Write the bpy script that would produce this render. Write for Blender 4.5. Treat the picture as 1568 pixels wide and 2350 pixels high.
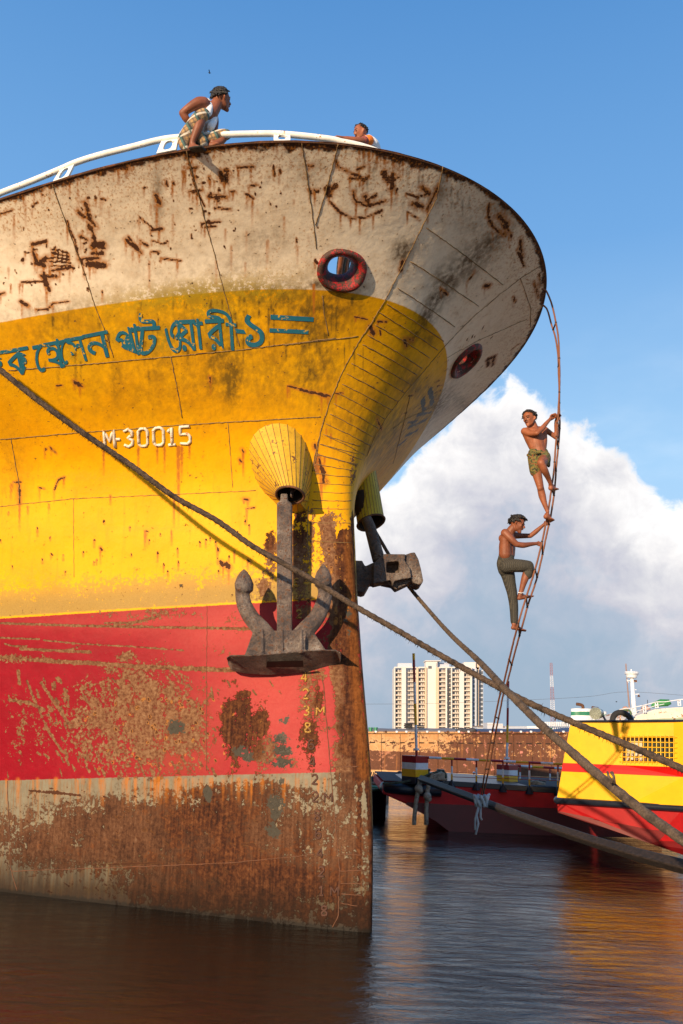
import bpy, bmesh, math, random
import numpy as np
from mathutils import Vector, Matrix
from mathutils.bvhtree import BVHTree
from mathutils.noise import noise as pnoise, fractal
PI = math.pi
rnd = random.Random(7)
sc = bpy.context.scene
COL = sc.collection
for o in list(bpy.data.objects): bpy.data.objects.remove(o)

# ------------------------------------------------------------ camera
PITCH, ROLL, EYE = 0.24900, 0.03980, 2.2
FW, FH = 1568.0, 2350.0                       # photograph units used for measuring
FOC = 30/36*FH
cp, sp = math.cos(PITCH), math.sin(PITCH); cr, sr = math.cos(ROLL), math.sin(ROLL)
cF = Vector((0, cp, sp)); _U = Vector((0, -sp, cp)); _R = Vector((1, 0, 0))
cR = _R*cr + _U*sr; cU = _U*cr - _R*sr
CAM = Vector((0, 0, EYE))
cd = bpy.data.cameras.new('camera'); cam = bpy.data.objects.new('camera', cd); COL.objects.link(cam)
cd.sensor_fit = 'VERTICAL'; cd.sensor_height = 36; cd.sensor_width = 24; cd.lens = 30
cd.clip_start = 0.05; cd.clip_end = 6000
M = Matrix.Identity(4)
for i in range(3):
    M[i][0] = cR[i]; M[i][1] = cU[i]; M[i][2] = -cF[i]; M[i][3] = CAM[i]
cam.matrix_world = M
sc.camera = cam
sc.render.resolution_x = 683; sc.render.resolution_y = 1024

def ray(x, y):
    return (cF*FOC + cR*(x-784) + cU*(1175-y)).normalized()
def at(x, y, Y):                               # point of the sight line through a measured point at distance Y
    d = ray(x, y); return CAM + d*(Y/d.y)
def atz(x, y, z):
    d = ray(x, y); return CAM + d*((z-EYE)/d.z)
def toward(x, y, depth):
    d = ray(x, y); return CAM + d*(depth/d.dot(cF))

# ------------------------------------------------------------ light
SUN_EL = math.radians(14.5)
SUN_AZ = math.radians(209.5)                   # compass from +Y clockwise: left and behind the camera
sdir = Vector((math.sin(SUN_AZ)*math.cos(SUN_EL), math.cos(SUN_AZ)*math.cos(SUN_EL), math.sin(SUN_EL)))
sd = bpy.data.lights.new('sun', 'SUN'); sd.energy = 5.0; sd.angle = math.radians(0.6); sd.color = (1.0, 0.75, 0.47)
sun = bpy.data.objects.new('sun', sd); COL.objects.link(sun)
sun.rotation_euler = sdir.to_track_quat('Z', 'Y').to_euler()
sun.location = (-30, -30, 40)
sc.view_settings.view_transform = 'Standard'; sc.view_settings.look = 'None'
sc.view_settings.exposure = 0.42; sc.view_settings.gamma = 1.0
try: sc.view_settings.use_curve_mapping = False
except Exception: pass

# ------------------------------------------------------------ node helper
class NT:
    def __init__(s, tree): s.t = tree; s.n = tree.nodes; s.l = tree.links
    def new(s, k): return s.n.new(k)
    def put(s, sock, v):
        if isinstance(v, bpy.types.NodeSocket): s.l.new(v, sock)
        elif v is not None:
            if hasattr(sock, 'default_value'):
                try:
                    if sock.type == 'RGBA' and len(v) == 3: v = (*v, 1)
                except TypeError: pass
                sock.default_value = v
    def m(s, op, a, b=None, c=None, clamp=False):
        n = s.new('ShaderNodeMath'); n.operation = op; n.use_clamp = clamp
        s.put(n.inputs[0], a)
        if b is not None: s.put(n.inputs[1], b)
        if c is not None: s.put(n.inputs[2], c)
        return n.outputs[0]
    def add(s, a, b): return s.m('ADD', a, b)
    def sub(s, a, b): return s.m('SUBTRACT', a, b)
    def mul(s, a, b): return s.m('MULTIPLY', a, b)
    def mx(s, a, b): return s.m('MAXIMUM', a, b)
    def mn(s, a, b): return s.m('MINIMUM', a, b)
    def ss(s, x, e0, e1, lo=0.0, hi=1.0):
        n = s.new('ShaderNodeMapRange'); n.interpolation_type = 'SMOOTHSTEP'
        s.put(n.inputs[0], x); s.put(n.inputs[1], e0); s.put(n.inputs[2], e1); s.put(n.inputs[3], lo); s.put(n.inputs[4], hi)
        return n.outputs[0]
    def mix(s, f, a, b, mode='MIX'):
        n = s.new('ShaderNodeMix'); n.data_type = 'RGBA'; n.blend_type = mode
        s.put(n.inputs[0], f); s.put(n.inputs[6], a); s.put(n.inputs[7], b)
        return n.outputs[2]
    def noise(s, vec, scale, detail=4, rough=.55, dist=0.0, out=0):
        n = s.new('ShaderNodeTexNoise'); s.put(n.inputs['Vector'], vec); s.put(n.inputs['Scale'], scale)
        n.inputs['Detail'].default_value = detail; n.inputs['Roughness'].default_value = rough
        n.inputs['Distortion'].default_value = dist
        return n.outputs[out]
    def voro(s, vec, scale, feat='F1', out='Distance'):
        n = s.new('ShaderNodeTexVoronoi'); n.feature = feat; s.put(n.inputs['Vector'], vec); s.put(n.inputs['Scale'], scale)
        return n.outputs[out]
    def ramp(s, f, stops, interp='LINEAR'):
        n = s.new('ShaderNodeValToRGB'); n.color_ramp.interpolation = interp; e = n.color_ramp.elements
        while len(e) < len(stops): e.new(.5)
        for q, (p, c) in zip(e, stops): q.position = p; q.color = (*c, 1) if len(c) == 3 else c
        s.put(n.inputs[0], f); return n.outputs[0]
    def scale(s, vec, v, off=(0, 0, 0)):
        n = s.new('ShaderNodeMapping'); s.put(n.inputs[0], vec); n.inputs['Scale'].default_value = v; n.inputs['Location'].default_value = off
        return n.outputs[0]
    def attr(s, name):
        n = s.new('ShaderNodeAttribute'); n.attribute_name = name; return n.outputs['Fac']
    def obj(s): return s.new('ShaderNodeTexCoord').outputs['Object']
    def sep(s, v):
        n = s.new('ShaderNodeSeparateXYZ'); s.put(n.inputs[0], v); return n.outputs
    def bump(s, h, strength=.5, dist=.02, normal=None):
        n = s.new('ShaderNodeBump'); s.put(n.inputs['Height'], h); s.put(n.inputs['Strength'], strength); n.inputs['Distance'].default_value = dist
        if normal is not None: s.put(n.inputs['Normal'], normal)
        return n.outputs[0]

def mat(name):
    m = bpy.data.materials.new(name); m.use_nodes = True
    t = NT(m.node_tree); b = m.node_tree.nodes['Principled BSDF']
    return m, t, b
def worn(name, base, rust=.25, rough=.55, scale=6.0, var=.12, metal=0.0, rustcol=(.16, .06, .025), bump=.25, dark=.5, coat=0.0):
    """paint or cloth with mottling, dirt and rust spots"""
    m, t, b = mat(name); v = t.obj()
    n1 = t.noise(v, scale, 6, .6); n2 = t.noise(v, scale*5, 5, .65)
    c = t.mix(t.ss(n1, .3, .7), tuple(x*(1-var) for x in base), tuple(min(1, x*(1+var)) for x in base))
    c = t.mix(t.mul(t.ss(n2, .5, .8), dark*.5), c, tuple(x*.35 for x in base))
    if rust > 0:
        k = t.ss(t.add(t.mul(n1, .6), t.mul(n2, .5)), .72-.3*rust, .78-.3*rust)
        c = t.mix(k, c, t.mix(n2, tuple(x*.5 for x in rustcol), tuple(x*1.6 for x in rustcol)))
    t.put(b.inputs['Base Color'], c); b.inputs['Roughness'].default_value = rough; b.inputs['Metallic'].default_value = metal
    t.put(b.inputs['Normal'], t.bump(n2, bump, .01))
    if coat: b.inputs['Coat Weight'].default_value = coat
    return m

# ------------------------------------------------------------ mesh helpers
def tag(o, label=None, cat=None, group=None, kind=None):
    if label: o['label'] = label
    if cat: o['category'] = cat
    if group: o['group'] = group
    if kind: o['kind'] = kind
    return o
def thing(name, label, cat, loc=(0, 0, 0), group=None):
    o = bpy.data.objects.new(name, None); COL.objects.link(o); o.location = loc; o.empty_display_size = .1
    return tag(o, label, cat, group)
class MB:
    """collects polygons in world space, builds one mesh object (kept relative to its parent)"""
    def __init__(s): s.v = []; s.f = []; s.mi = []
    def addv(s, vs, fs, mi=0):
        b = len(s.v); s.v += [tuple(x) for x in vs]; s.f += [tuple(b+i for i in f) for f in fs]; s.mi += [mi]*len(fs); return s
    def box(s, c, size, rot=None, mi=0, taper=1.0):
        hx, hy, hz = size[0]/2, size[1]/2, size[2]/2; vs = []
        for z in (-hz, hz):
            k = taper if z > 0 else 1
            for x, y in ((-hx, -hy), (hx, -hy), (hx, hy), (-hx, hy)):
                p = Vector((x*k, y*k, z)); p = rot @ p if rot is not None else p; vs.append(p+Vector(c))
        return s.addv(vs, [(3, 2, 1, 0), (4, 5, 6, 7), (0, 1, 5, 4), (1, 2, 6, 5), (2, 3, 7, 6), (3, 0, 4, 7)], mi)
    def prism(s, pts, ext, mi=0):
        """closed polygon pts (3D) extruded by vector ext"""
        n = len(pts); a = [Vector(p) for p in pts]; b = [p+Vector(ext) for p in a]
        return s.addv(a+b, [tuple(range(n-1, -1, -1)), tuple(range(n, 2*n))]+[(i, (i+1) % n, n+(i+1) % n, n+i) for i in range(n)], mi)
    def tube(s, pts, r, n=10, cap=True, mi=0, flat=None, jit=0.0, closed=False):
        pts = [Vector(p) for p in pts]; m_ = len(pts)
        rs = list(r) if hasattr(r, '__len__') else [r]*m_
        up = Vector((0, 0, 1)); prev = None; vs = []
        for i, p in enumerate(pts):
            if closed: tg = pts[(i+1) % m_]-pts[i-1]
            else: tg = pts[min(i+1, m_-1)]-pts[max(i-1, 0)]
            if tg.length < 1e-9: tg = Vector((0, 0, 1))
            tg.normalize()
            if prev is None:
                a = tg.cross(up)
                if a.length < .05: a = tg.cross(Vector((1, 0, 0)))
                a.normalize()
            else:
                a = prev-tg*prev.dot(tg)
                if a.length < 1e-6: a = tg.orthogonal()
                a.normalize()
            prev = a; b = tg.cross(a)
            for k in range(n):
                th = 2*PI*k/n; rr = rs[i]*(1+(rnd.uniform(-jit, jit) if jit else 0))
                fx, fy = (flat if flat else (1, 1))
                vs.append(p+a*math.cos(th)*rr*fx+b*math.sin(th)*rr*fy)
        fs = []
        for i in range(m_-1 if not closed else m_):
            j = (i+1) % m_
            for k in range(n):
                k2 = (k+1) % n; fs.append((i*n+k, i*n+k2, j*n+k2, j*n+k))
        if cap and not closed: fs += [tuple(range(n-1, -1, -1)), tuple((m_-1)*n+k for k in range(n))]
        return s.addv(vs, fs, mi)
    def cyl(s, a, b, r, n=16, r2=None, mi=0):
        return s.tube([a, b], [r, r if r2 is None else r2], n, mi=mi)
    def ball(s, c, r, seg=12, rings=8, sc_=(1, 1, 1), mi=0):
        vs = [Vector(c)+Vector((0, 0, r*sc_[2]))]; fs = []
        for i in range(1, rings):
            ph = PI*i/rings
            for k in range(seg):
                th = 2*PI*k/seg; vs.append(Vector(c)+Vector((r*math.sin(ph)*math.cos(th)*sc_[0], r*math.sin(ph)*math.sin(th)*sc_[1], r*math.cos(ph)*sc_[2])))
        vs.append(Vector(c)-Vector((0, 0, r*sc_[2])))
        for k in range(seg): fs.append((0, 1+k, 1+(k+1) % seg))
        for i in range(rings-2):
            for k in range(seg): a = 1+i*seg; fs.append((a+k, a+seg+k, a+seg+(k+1) % seg, a+(k+1) % seg))
        e = len(vs)-1; a = 1+(rings-2)*seg
        for k in range(seg): fs.append((e, a+(k+1) % seg, a+k))
        return s.addv(vs, fs, mi)
    def build(s, name, mats, parent=None, smooth=False, bevel=0.0, seg=2, angle=40):
        me = bpy.data.meshes.new(name)
        off = parent.matrix_world.translation if parent else Vector((0, 0, 0))
        if parent: off = wpos(parent)
        me.from_pydata([tuple(Vector(v)-off) for v in s.v], [], s.f)
        mats = mats if isinstance(mats, (list, tuple)) else [mats]
        for m in mats: me.materials.append(m)
        if len(mats) > 1: me.polygons.foreach_set('material_index', s.mi)
        me.update(); o = bpy.data.objects.new(name, me); COL.objects.link(o)
        if parent: o.parent = parent
        bm = bmesh.new(); bm.from_mesh(me); bmesh.ops.recalc_face_normals(bm, faces=bm.faces); bm.to_mesh(me); bm.free()
        if bevel:
            md = o.modifiers.new('bevel', 'BEVEL'); md.width = bevel; md.segments = seg; md.limit_method = 'ANGLE'; md.angle_limit = math.radians(30)
        if smooth or bevel:
            me.polygons.foreach_set('use_smooth', [True]*len(me.polygons))
            if not (smooth is True):
                try: me.set_sharp_from_angle(angle=math.radians(angle))
                except Exception: pass
        return o
def wpos(o):
    p = Vector(o.location)
    while o.parent: o = o.parent; p += Vector(o.location)
    return p
def spline(pts, n=8):
    """Catmull-Rom through the points"""
    P = [Vector(p) for p in pts]
    if len(P) < 3: return [P[0].lerp(P[-1], i/n) for i in range(n+1)]
    P = [P[0]*2-P[1]]+P+[P[-1]*2-P[-2]]; out = []
    for i in range(1, len(P)-2):
        for k in range(n):
            t = k/n; a, b, c, d = P[i-1], P[i], P[i+1], P[i+2]
            out.append(((b*2)+(c-a)*t+(a*2-b*5+c*4-d)*t*t+(b*3-a-c*3+d)*t**3)*.5)
    out.append(P[-2]); return out
# ------------------------------------------------------------ sky with cumulus (all by direction)
w = bpy.data.worlds.new('World'); sc.world = w; w.use_nodes = True
t = NT(w.node_tree); bg = w.node_tree.nodes['Background']
sky = t.new('ShaderNodeTexSky'); sky.sky_type = 'NISHITA'; sky.sun_disc = False
sky.sun_elevation = SUN_EL; sky.sun_rotation = SUN_AZ; sky.air_density = 1.0; sky.dust_density = .35; sky.ozone_density = 3.0
gen = t.new('ShaderNodeTexCoord').outputs['Generated']
x_, y_, z_ = t.sep(gen)[:3]
az = t.m('ARCTAN2', x_, y_)                     # 0 straight ahead, + to the right
hor = t.m('SQRT', t.add(t.mul(x_, x_), t.mul(y_, y_)))
el = t.m('ARCTAN2', z_, hor)
cv = t.new('ShaderNodeCombineXYZ'); t.put(cv.inputs[0], az); t.put(cv.inputs[1], el)
cv = cv.outputs[0]
n_big = t.noise(cv, 7, 2, .5); n_mid = t.noise(cv, 22, 6, .62, .3); n_soft = t.noise(t.scale(cv, (3, 7, 1)), 2.2, 5, .5)
topc = t.new('ShaderNodeFloatCurve'); cm = topc.mapping; c0 = cm.curves[0]
def dirang(x, y):
    d = ray(x, y); return math.atan2(d.x, d.y), math.atan2(d.z, math.hypot(d.x, d.y))
PROF = [(700, 1250), (980, 1010), (1100, 905), (1172, 852), (1235, 905), (1310, 952), (1370, 985), (1440, 1060), (1480, 1110), (1568, 1140)]
pts = [(-1.0, .06), (-.5, .12)]+[dirang(*p) for p in PROF]+[(.6, .2), (1.0, .16)]
xs = [((a+1)/2, e/.6) for a, e in pts]
while len(c0.points) < len(xs): c0.points.new(.5, .5)
for q, (a, b_) in zip(c0.points, xs): q.location = (a, b_); q.handle_type = 'VECTOR'
cm.update()
t.put(topc.inputs['Value'], t.mul(t.add(az, 1.0), .5))
top = t.mul(topc.outputs[0], .6)
edge = t.add(t.mul(t.sub(n_mid, .5), .10), t.mul(t.sub(n_big, .5), .03))
hgt = t.sub(t.add(top, edge), el)                # >0 inside the cloud
mask = t.ss(hgt, -.004, .018)
behind = t.ss(y_, -.1, .25)                      # the bank stands ahead of the camera
mask = t.mul(mask, behind)
ccol = t.ramp(t.m('ADD', t.add(t.mul(hgt, 3.1), t.add(t.mul(t.sub(n_soft, .5), .6), t.mul(t.sub(n_mid, .5), .42))), .06), [(0, (.93, .90, .87)), (.16, (.80, .76, .735)), (.34, (.60, .575, .59)), (.52, (.47, .455, .51)), (.72, (.335, .385, .475)), (1, (.27, .35, .45))])
puff = t.ss(t.noise(cv, 16, 5, .6, .4), .35, .7)
ccol = t.mix(t.mul(t.mul(puff, t.ss(hgt, .3, .02)), .35), ccol, (.95, .88, .82))
grade = t.ramp(el, [(0, (.38, .50, .60)), (.12, (.41, .57, .74)), (.3, (.33, .55, .79)), (.55, (.145, .345, .66)), (.85, (.065, .225, .53)), (1, (.05, .18, .46))])
skyc = t.mix(.86, t.mix(1.0, sky.outputs[0], (.11, .11, .11), 'MULTIPLY'), grade)
thin = t.mul(t.mul(t.ss(n_soft, .45, .8), t.ss(el, .55, .2)), .25)
skyc = t.mix(thin, skyc, (.80, .86, .92))
allc = t.mix(mask, skyc, t.mix(.12, ccol, skyc))
t.put(bg.inputs[0], t.mix(1.0, allc, (9.6, 9.6, 9.6), 'MULTIPLY')); bg.inputs[1].default_value = .1

# ------------------------------------------------------------ water
m_water, t, b = mat('muddy harbour water')
v = t.obj()
big = t.noise(t.scale(v, (1, 1.6, 1)), .55, 3, .5)
rip = t.noise(t.scale(v, (1.0, 2.6, 1)), 2.4, 6, .58, .8)
fin = t.noise(t.scale(v, (1.0, 1.8, 1)), 17, 4, .6, .3)
hh = t.add(t.add(t.mul(big, 1.2), t.mul(rip, .8)), t.mul(fin, .10))
t.put(b.inputs['Base Color'], (.008, .006, .004)); b.inputs['Roughness'].default_value = .05; b.inputs['IOR'].default_value = 1.56
calm = t.ss(t.noise(t.scale(v, (1, 1.5, 1)), .22, 3, .5), .35, .65, .45, 1.25)
t.put(b.inputs['Normal'], t.bump(t.mul(hh, calm), .7, .06))
mb = MB(); S = 1500
mb.addv([(-S, -3, 0), (S, -3, 0), (S, 2500, 0), (-S, 2500, 0)], [(0, 1, 2, 3)])
water = mb.build('water', m_water); tag(water, kind='structure')
m_bounce_bank = worn('sandy bounce bank', (.52, .38, .26), 0, .95, .8, bump=.6)  # unseen bank added behind the camera to bounce warm light up the bow
mb = MB()
for i in range(24): y0, y1 = -3-2.4*i, -3-2.4*(i+1); mb.addv([(-90, y1, .02+.02*(i+1)), (90, y1, .02+.02*(i+1)), (90, y0, .02+.02*i if i else -.2), (-90, y0, .02+.02*i if i else -.2)], [(0, 1, 2, 3)])
ob = mb.build('bounce_bank', m_bounce_bank); tag(ob, kind='structure')
m_shore = worn('far shore ground', (.10, .11, .07), 0, .9, .05)
mb = MB(); mb.box((0, 900, .2), (3000, 900, 1.6)); ob = mb.build('far_shore', m_shore); tag(ob, kind='structure')
# ------------------------------------------------------------ big ship: hull form
TH, SX, SY = 0.80692, 0.38637, 10.58838
ZD, SHR, SH2, ZW, ZRY, ZRL, TRIM, BMAX = 8.53825, 0.16647, -0.35515, 7.48904, 3.79724, 1.72904, 0.08145, 7.49774
ZK = np.array([-0.6, 1.5, 3.2, 4.4, 5.4, 6.4, 7.6, 9.0])
KS = np.array([0.19728, 0.11386, -0.14849, -0.32537, -0.41694, -0.07442, 0.78410, 2.69844])
KR = np.array([-3.15001, -2.75933, -2.35489, -1.86930, -1.17273, 0.02801, 0.79922, 1.86434])
KM = np.array([0.46547, 0.52269, 0.61606, 0.68310, 0.73433, 0.80861, 0.69841, -0.09648])
AX = np.array([math.sin(TH), -math.cos(TH)]); LAT = np.array([-math.cos(TH), -math.sin(TH)])
def kint(z, v):
    z = np.clip(z, ZK[0], ZK[-1]); i = np.clip(np.searchsorted(ZK, z)-1, 0, len(ZK)-2)
    m_ = np.gradient(v, ZK); h = ZK[i+1]-ZK[i]; t_ = (z-ZK[i])/h
    return (2*t_**3-3*t_**2+1)*v[i]+(t_**3-2*t_**2+t_)*h*m_[i]+(-2*t_**3+3*t_**2)*v[i+1]+(t_**3-t_**2)*h*m_[i+1]
def deff(D): return np.where(D < 6, D, 6+4*(1-np.exp(-(np.maximum(D, 6)-6)/4)))
def sheer(z0, D): e = deff(D); return z0-SHR*e+SH2*e*e*.01
def hullpt(D, z, side, inset=0.0):
    """D metres aft of the stem line, height z, side +1 near -1 far"""
    S_ = kint(z, KS); r = np.exp(kint(z, KR)); m_ = kint(z, KM)
    w_ = np.sqrt(np.maximum(2*r*D+np.sign(m_)*m_*m_*D*D, 0)); w_ = w_/(1+(w_/BMAX)**4)**.25
    w_ = np.maximum(w_-inset, 0); s = S_-D-inset*np.exp(-D)
    x = SX+s*AX[0]+side*w_*LAT[0]; y = SY+s*AX[1]+side*w_*LAT[1]
    return np.stack([x, y, z*np.ones_like(x)], -1)
def ugrid():
    u = np.linspace(0, 1, 540); near = 6.2*u**1.75
    near = np.concatenate([near, np.linspace(6.4, 11, 12)])
    u = np.linspace(0, 1, 200)[1:]; far = 6*u**1.75; far = np.concatenate([far, np.linspace(6.4, 11, 12)])
    return np.concatenate([-far[::-1], near])
UD = ugrid(); NU = len(UD); NV = 640
side = np.where(UD < 0, -1.0, 1.0); DD = np.abs(UD)
vv = np.linspace(0, 1, NV)[:, None]
ztop = sheer(ZD, DD)[None, :]
ZZ = -.7+vv*(ztop+.7)
HV = hullpt(DD[None, :]*np.ones_like(ZZ), ZZ, side[None, :]*np.ones_like(ZZ)).reshape(-1, 3)
# coarse copy for sight-line hits
def grid_faces(nv, nu):
    a = (np.arange(nv-1)[:, None]*nu+np.arange(nu-1)[None, :]).reshape(-1)
    return np.stack([a, a+1, a+nu+1, a+nu], -1)
HF = grid_faces(NV, NU)
cs = HV.reshape(NV, NU, 3)[:, ::1]
hidx = np.concatenate([np.arange(0, NV-1, 2), [NV-1]]); cs = cs[hidx]
hbvh = BVHTree.FromPolygons([tuple(p) for p in cs.reshape(-1, 3)], [tuple(map(int, f)) for f in grid_faces(cs.shape[0], cs.shape[1])])
def onhull(x, y, lift=0.0):
    """point of the shell met by the sight line through a measured point"""
    d = ray(x, y); h = hbvh.ray_cast(CAM, d)
    if h[0] is None: return None, None
    n = h[1]
    if n.dot(d) > 0: n = -n
    return h[0]+n*lift, n
def C1(x, y): return (.5*x, 153+.5*y)
def C2(x, y): return (650.2+.4391*x, 267.7+.4391*y)
def C3(x, y): return (.5122*x, 650.2+.5122*y)
def C4(x, y): return (497.2+.3171*x, 956.1+.3171*y)
def C5(x, y): return (.561*x, 1376.8+.561*y)
def C6(x, y): return (627.2+.30918*x, 1453.3+.30918*y)
def CB(x, y): return (833.7+.29757*x, 1476.3+.29757*y)
def CY(x, y): return (1223.8+.2278*x, 1476.3+.2278*y)

# painted marks: strokes, patches and runs measured on the plating, stored per vertex
masks = {k: np.zeros(len(HV), np.float32) for k in ('rust', 'chip', 'run', 'dirt', 'olive', 'fade', 'bare', 'slab')}
HX, HY, HZ = (np.ascontiguousarray(HV[:, i]) for i in range(3))
def verts_near(p, r):
    i = np.nonzero(np.abs(HX-p[0]) < r)[0]; i = i[np.abs(HZ[i]-p[2]) < r]
    return i[np.abs(HY[i]-p[1]) < r]
def blob(key, conv, x, y, rx, ry, amt=1.0, ang=0, soft=1.0):
    """soft patch of half sizes rx, ry (measured units) centred on a plating point"""
    p, n = onhull(*conv(x, y)); 
    if p is None: return
    k = conv(1, 0)[0]-conv(0, 0)[0]
    px, _ = onhull(*conv(x+4/k, y)); py, _ = onhull(*conv(x, y+4/k))
    if px is None or py is None: return
    ex = (px-p)/4*k; ey = (py-p)/4*k; ca, sa = math.cos(ang), math.sin(ang)
    e1 = ex*ca+ey*sa; e2 = ey*ca-ex*sa
    A = np.array([[e1.dot(e1), e1.dot(e2)], [e1.dot(e2), e2.dot(e2)]]); Ai = np.linalg.inv(A)
    R_ = max(rx*e1.length, ry*e2.length)*2.2
    idx = verts_near(p, R_); q = HV[idx]-np.array(p)
    a = q@np.array(e1); c = q@np.array(e2); uv = np.stack([a, c], -1)@Ai.T
    r = np.sqrt((uv[:, 0]/rx)**2+(uv[:, 1]/ry)**2)
    val = amt*(1/(1+np.exp((r-1)*6/soft)) if soft < 3 else np.exp(-r*r*.7))
    m_ = masks[key]
    if key == 'rust': val = amt*np.exp(-(r**2.4)*.38)
    if amt >= 0: m_[idx] = np.maximum(m_[idx], val)
    else: m_[idx] = m_[idx]+val*0+np.where(val < 0, val*np.maximum(m_[idx], 0), 0)
def stroke(key, conv, pts, wid=2.0, amt=1.0, taper=True):
    """brush stroke along measured points, half width wid in photograph units"""
    P = []
    k = conv(1, 0)[0]-conv(0, 0)[0]
    for a, b_ in zip(pts[:-1], pts[1:]):
        n_ = max(1, int(math.hypot(b_[0]-a[0], b_[1]-a[1])*k/12))
        for i in range(n_): P.append((a[0]+(b_[0]-a[0])*i/n_, a[1]+(b_[1]-a[1])*i/n_))
    P.append(pts[-1])
    W = [onhull(*conv(*p))[0] for p in P]
    if any(q is None for q in W): W = [q for q in W if q is not None]
    if len(W) < 2: return
    for i in range(len(W)-1):
        a = W[i]; b_ = W[i+1]; tt = (i+.5)/(len(W)-1)
        wd = wid*(a-CAM).dot(cF)/FOC*((.35+.65*math.sin(PI*min(1, max(0, tt)))) if taper else 1)
        wd = max(wd*(1.35 if key == 'chip' else 1), .013 if key == 'run' else .0098); mid = (a+b_)/2; idx = verts_near(mid, (b_-a).length/2+wd*2.5)
        if not len(idx): continue
        q = HV[idx]-np.array(a); ab = np.array(b_-a); L2 = ab@ab+1e-12
        s_ = np.clip(q@ab/L2, 0, 1); dist = np.linalg.norm(q-s_[:, None]*ab, axis=1)
        val = amt*np.clip(1.5-dist/max(wd, 1e-4), 0, 1)
        masks[key][idx] = np.maximum(masks[key][idx], val)
def run(key, conv, x, y, L, wid=2, amt=.8):
    """streak running down from a point, fading out"""
    k = conv(1, 0)[0]-conv(0, 0)[0]
    steps = max(2, int(L*k/8)); prev = (x, y)
    for i in range(steps):
        f = (i+1)/steps; nx = (x, y+L*f)
        stroke(key, conv, [prev, nx], wid*(1-.4*f), amt*(1-f)**.7+.03, False); prev = nx
CH1 = [([(390, 625), (400, 660), (410, 700), (440, 735)], 5), ([(360, 665), (385, 690)], 5), ([(310, 705), (320, 745), (345, 800), (360, 870), (385, 915)], 1.8), ([(420, 735), (430, 780), (440, 820)], 4), ([(425, 820), (470, 822)], 7), ([(370, 780), (400, 795)], 4), ([(425, 858), (470, 858)], 4.5), ([(412, 905), (482, 908)], 6), ([(365, 885), (455, 880)], 4), ([(150, 815), (210, 805)], 3.5), ([(155, 855), (175, 905), (220, 880)], 6), ([(165, 900), (205, 915)], 6), ([(230, 940), (330, 920)], 3.5), ([(190, 962), (260, 966)], 4), ([(200, 950), (215, 1000), (222, 1020)], 5), ([(100, 990), (200, 985)], 1.8), ([(165, 1115), (220, 1115), (245, 1085), (320, 1078)], 1.6), ([(98, 1080), (130, 1100)], 4), ([(575, 795), (650, 855)], 3.5), ([(590, 780), (640, 840)], 2.5), ([(645, 800), (675, 822)], 3), ([(640, 690), (700, 740)], 1), ([(695, 750), (745, 745)], 3), ([(715, 590), (735, 630)], 4), ([(525, 455), (580, 465)], 6), ([(720, 402), (860, 387)], 6), ([(845, 465), (905, 462)], 2.6), ([(870, 575), (930, 568)], 2.6), ([(855, 392), (875, 470), (900, 560), (940, 640)], 1.6), ([(925, 720), (1010, 710)], 2), ([(940, 737), (990, 733)], 2), ([(960, 595), (1040, 600)], 5), ([(1015, 485), (1018, 525)], 5), ([(1040, 482), (1036, 525)], 6), ([(960, 505), (962, 525)], 3), ([(1090, 462), (1165, 460)], 2.6), ([(1145, 550), (1182, 540)], 2.6), ([(1130, 585), (1165, 605)], 2), ([(1055, 570), (1085, 575)], 2), ([(985, 648), (1060, 656)], 2), ([(765, 525), (768, 545)], 2.4), ([(795, 530), (800, 540)], 2.4), ([(695, 850), (730, 852)], 2), ([(740, 880), (830, 890)], 2), ([(1415, 455), (1440, 455)], 3), ([(1420, 565), (1430, 585)], 3), ([(1442, 568), (1462, 573)], 3), ([(1255, 455), (1262, 500)], 1.2), ([(1285, 470), (1290, 490)], 1.2), ([(465, 605), (485, 612)], 2), ([(150, 640), (175, 620)], 1.2), ([(700, 798), (750, 815), (770, 800)], 1), ([(0, 680), (60, 655)], 1.6), ([(0, 1045), (20, 1040)], 3)]
for i in range(5): CH1.append(([(238+rnd.uniform(-6, 8), 838+i*19), (275, 842+i*18), (328+rnd.uniform(-14, 4), 858+i*14)], 1.0))
for i in range(3): CH1.append(([(268+i*20, 845+i*2), (262+i*22, 890+i*2)], 1.0))
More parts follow.
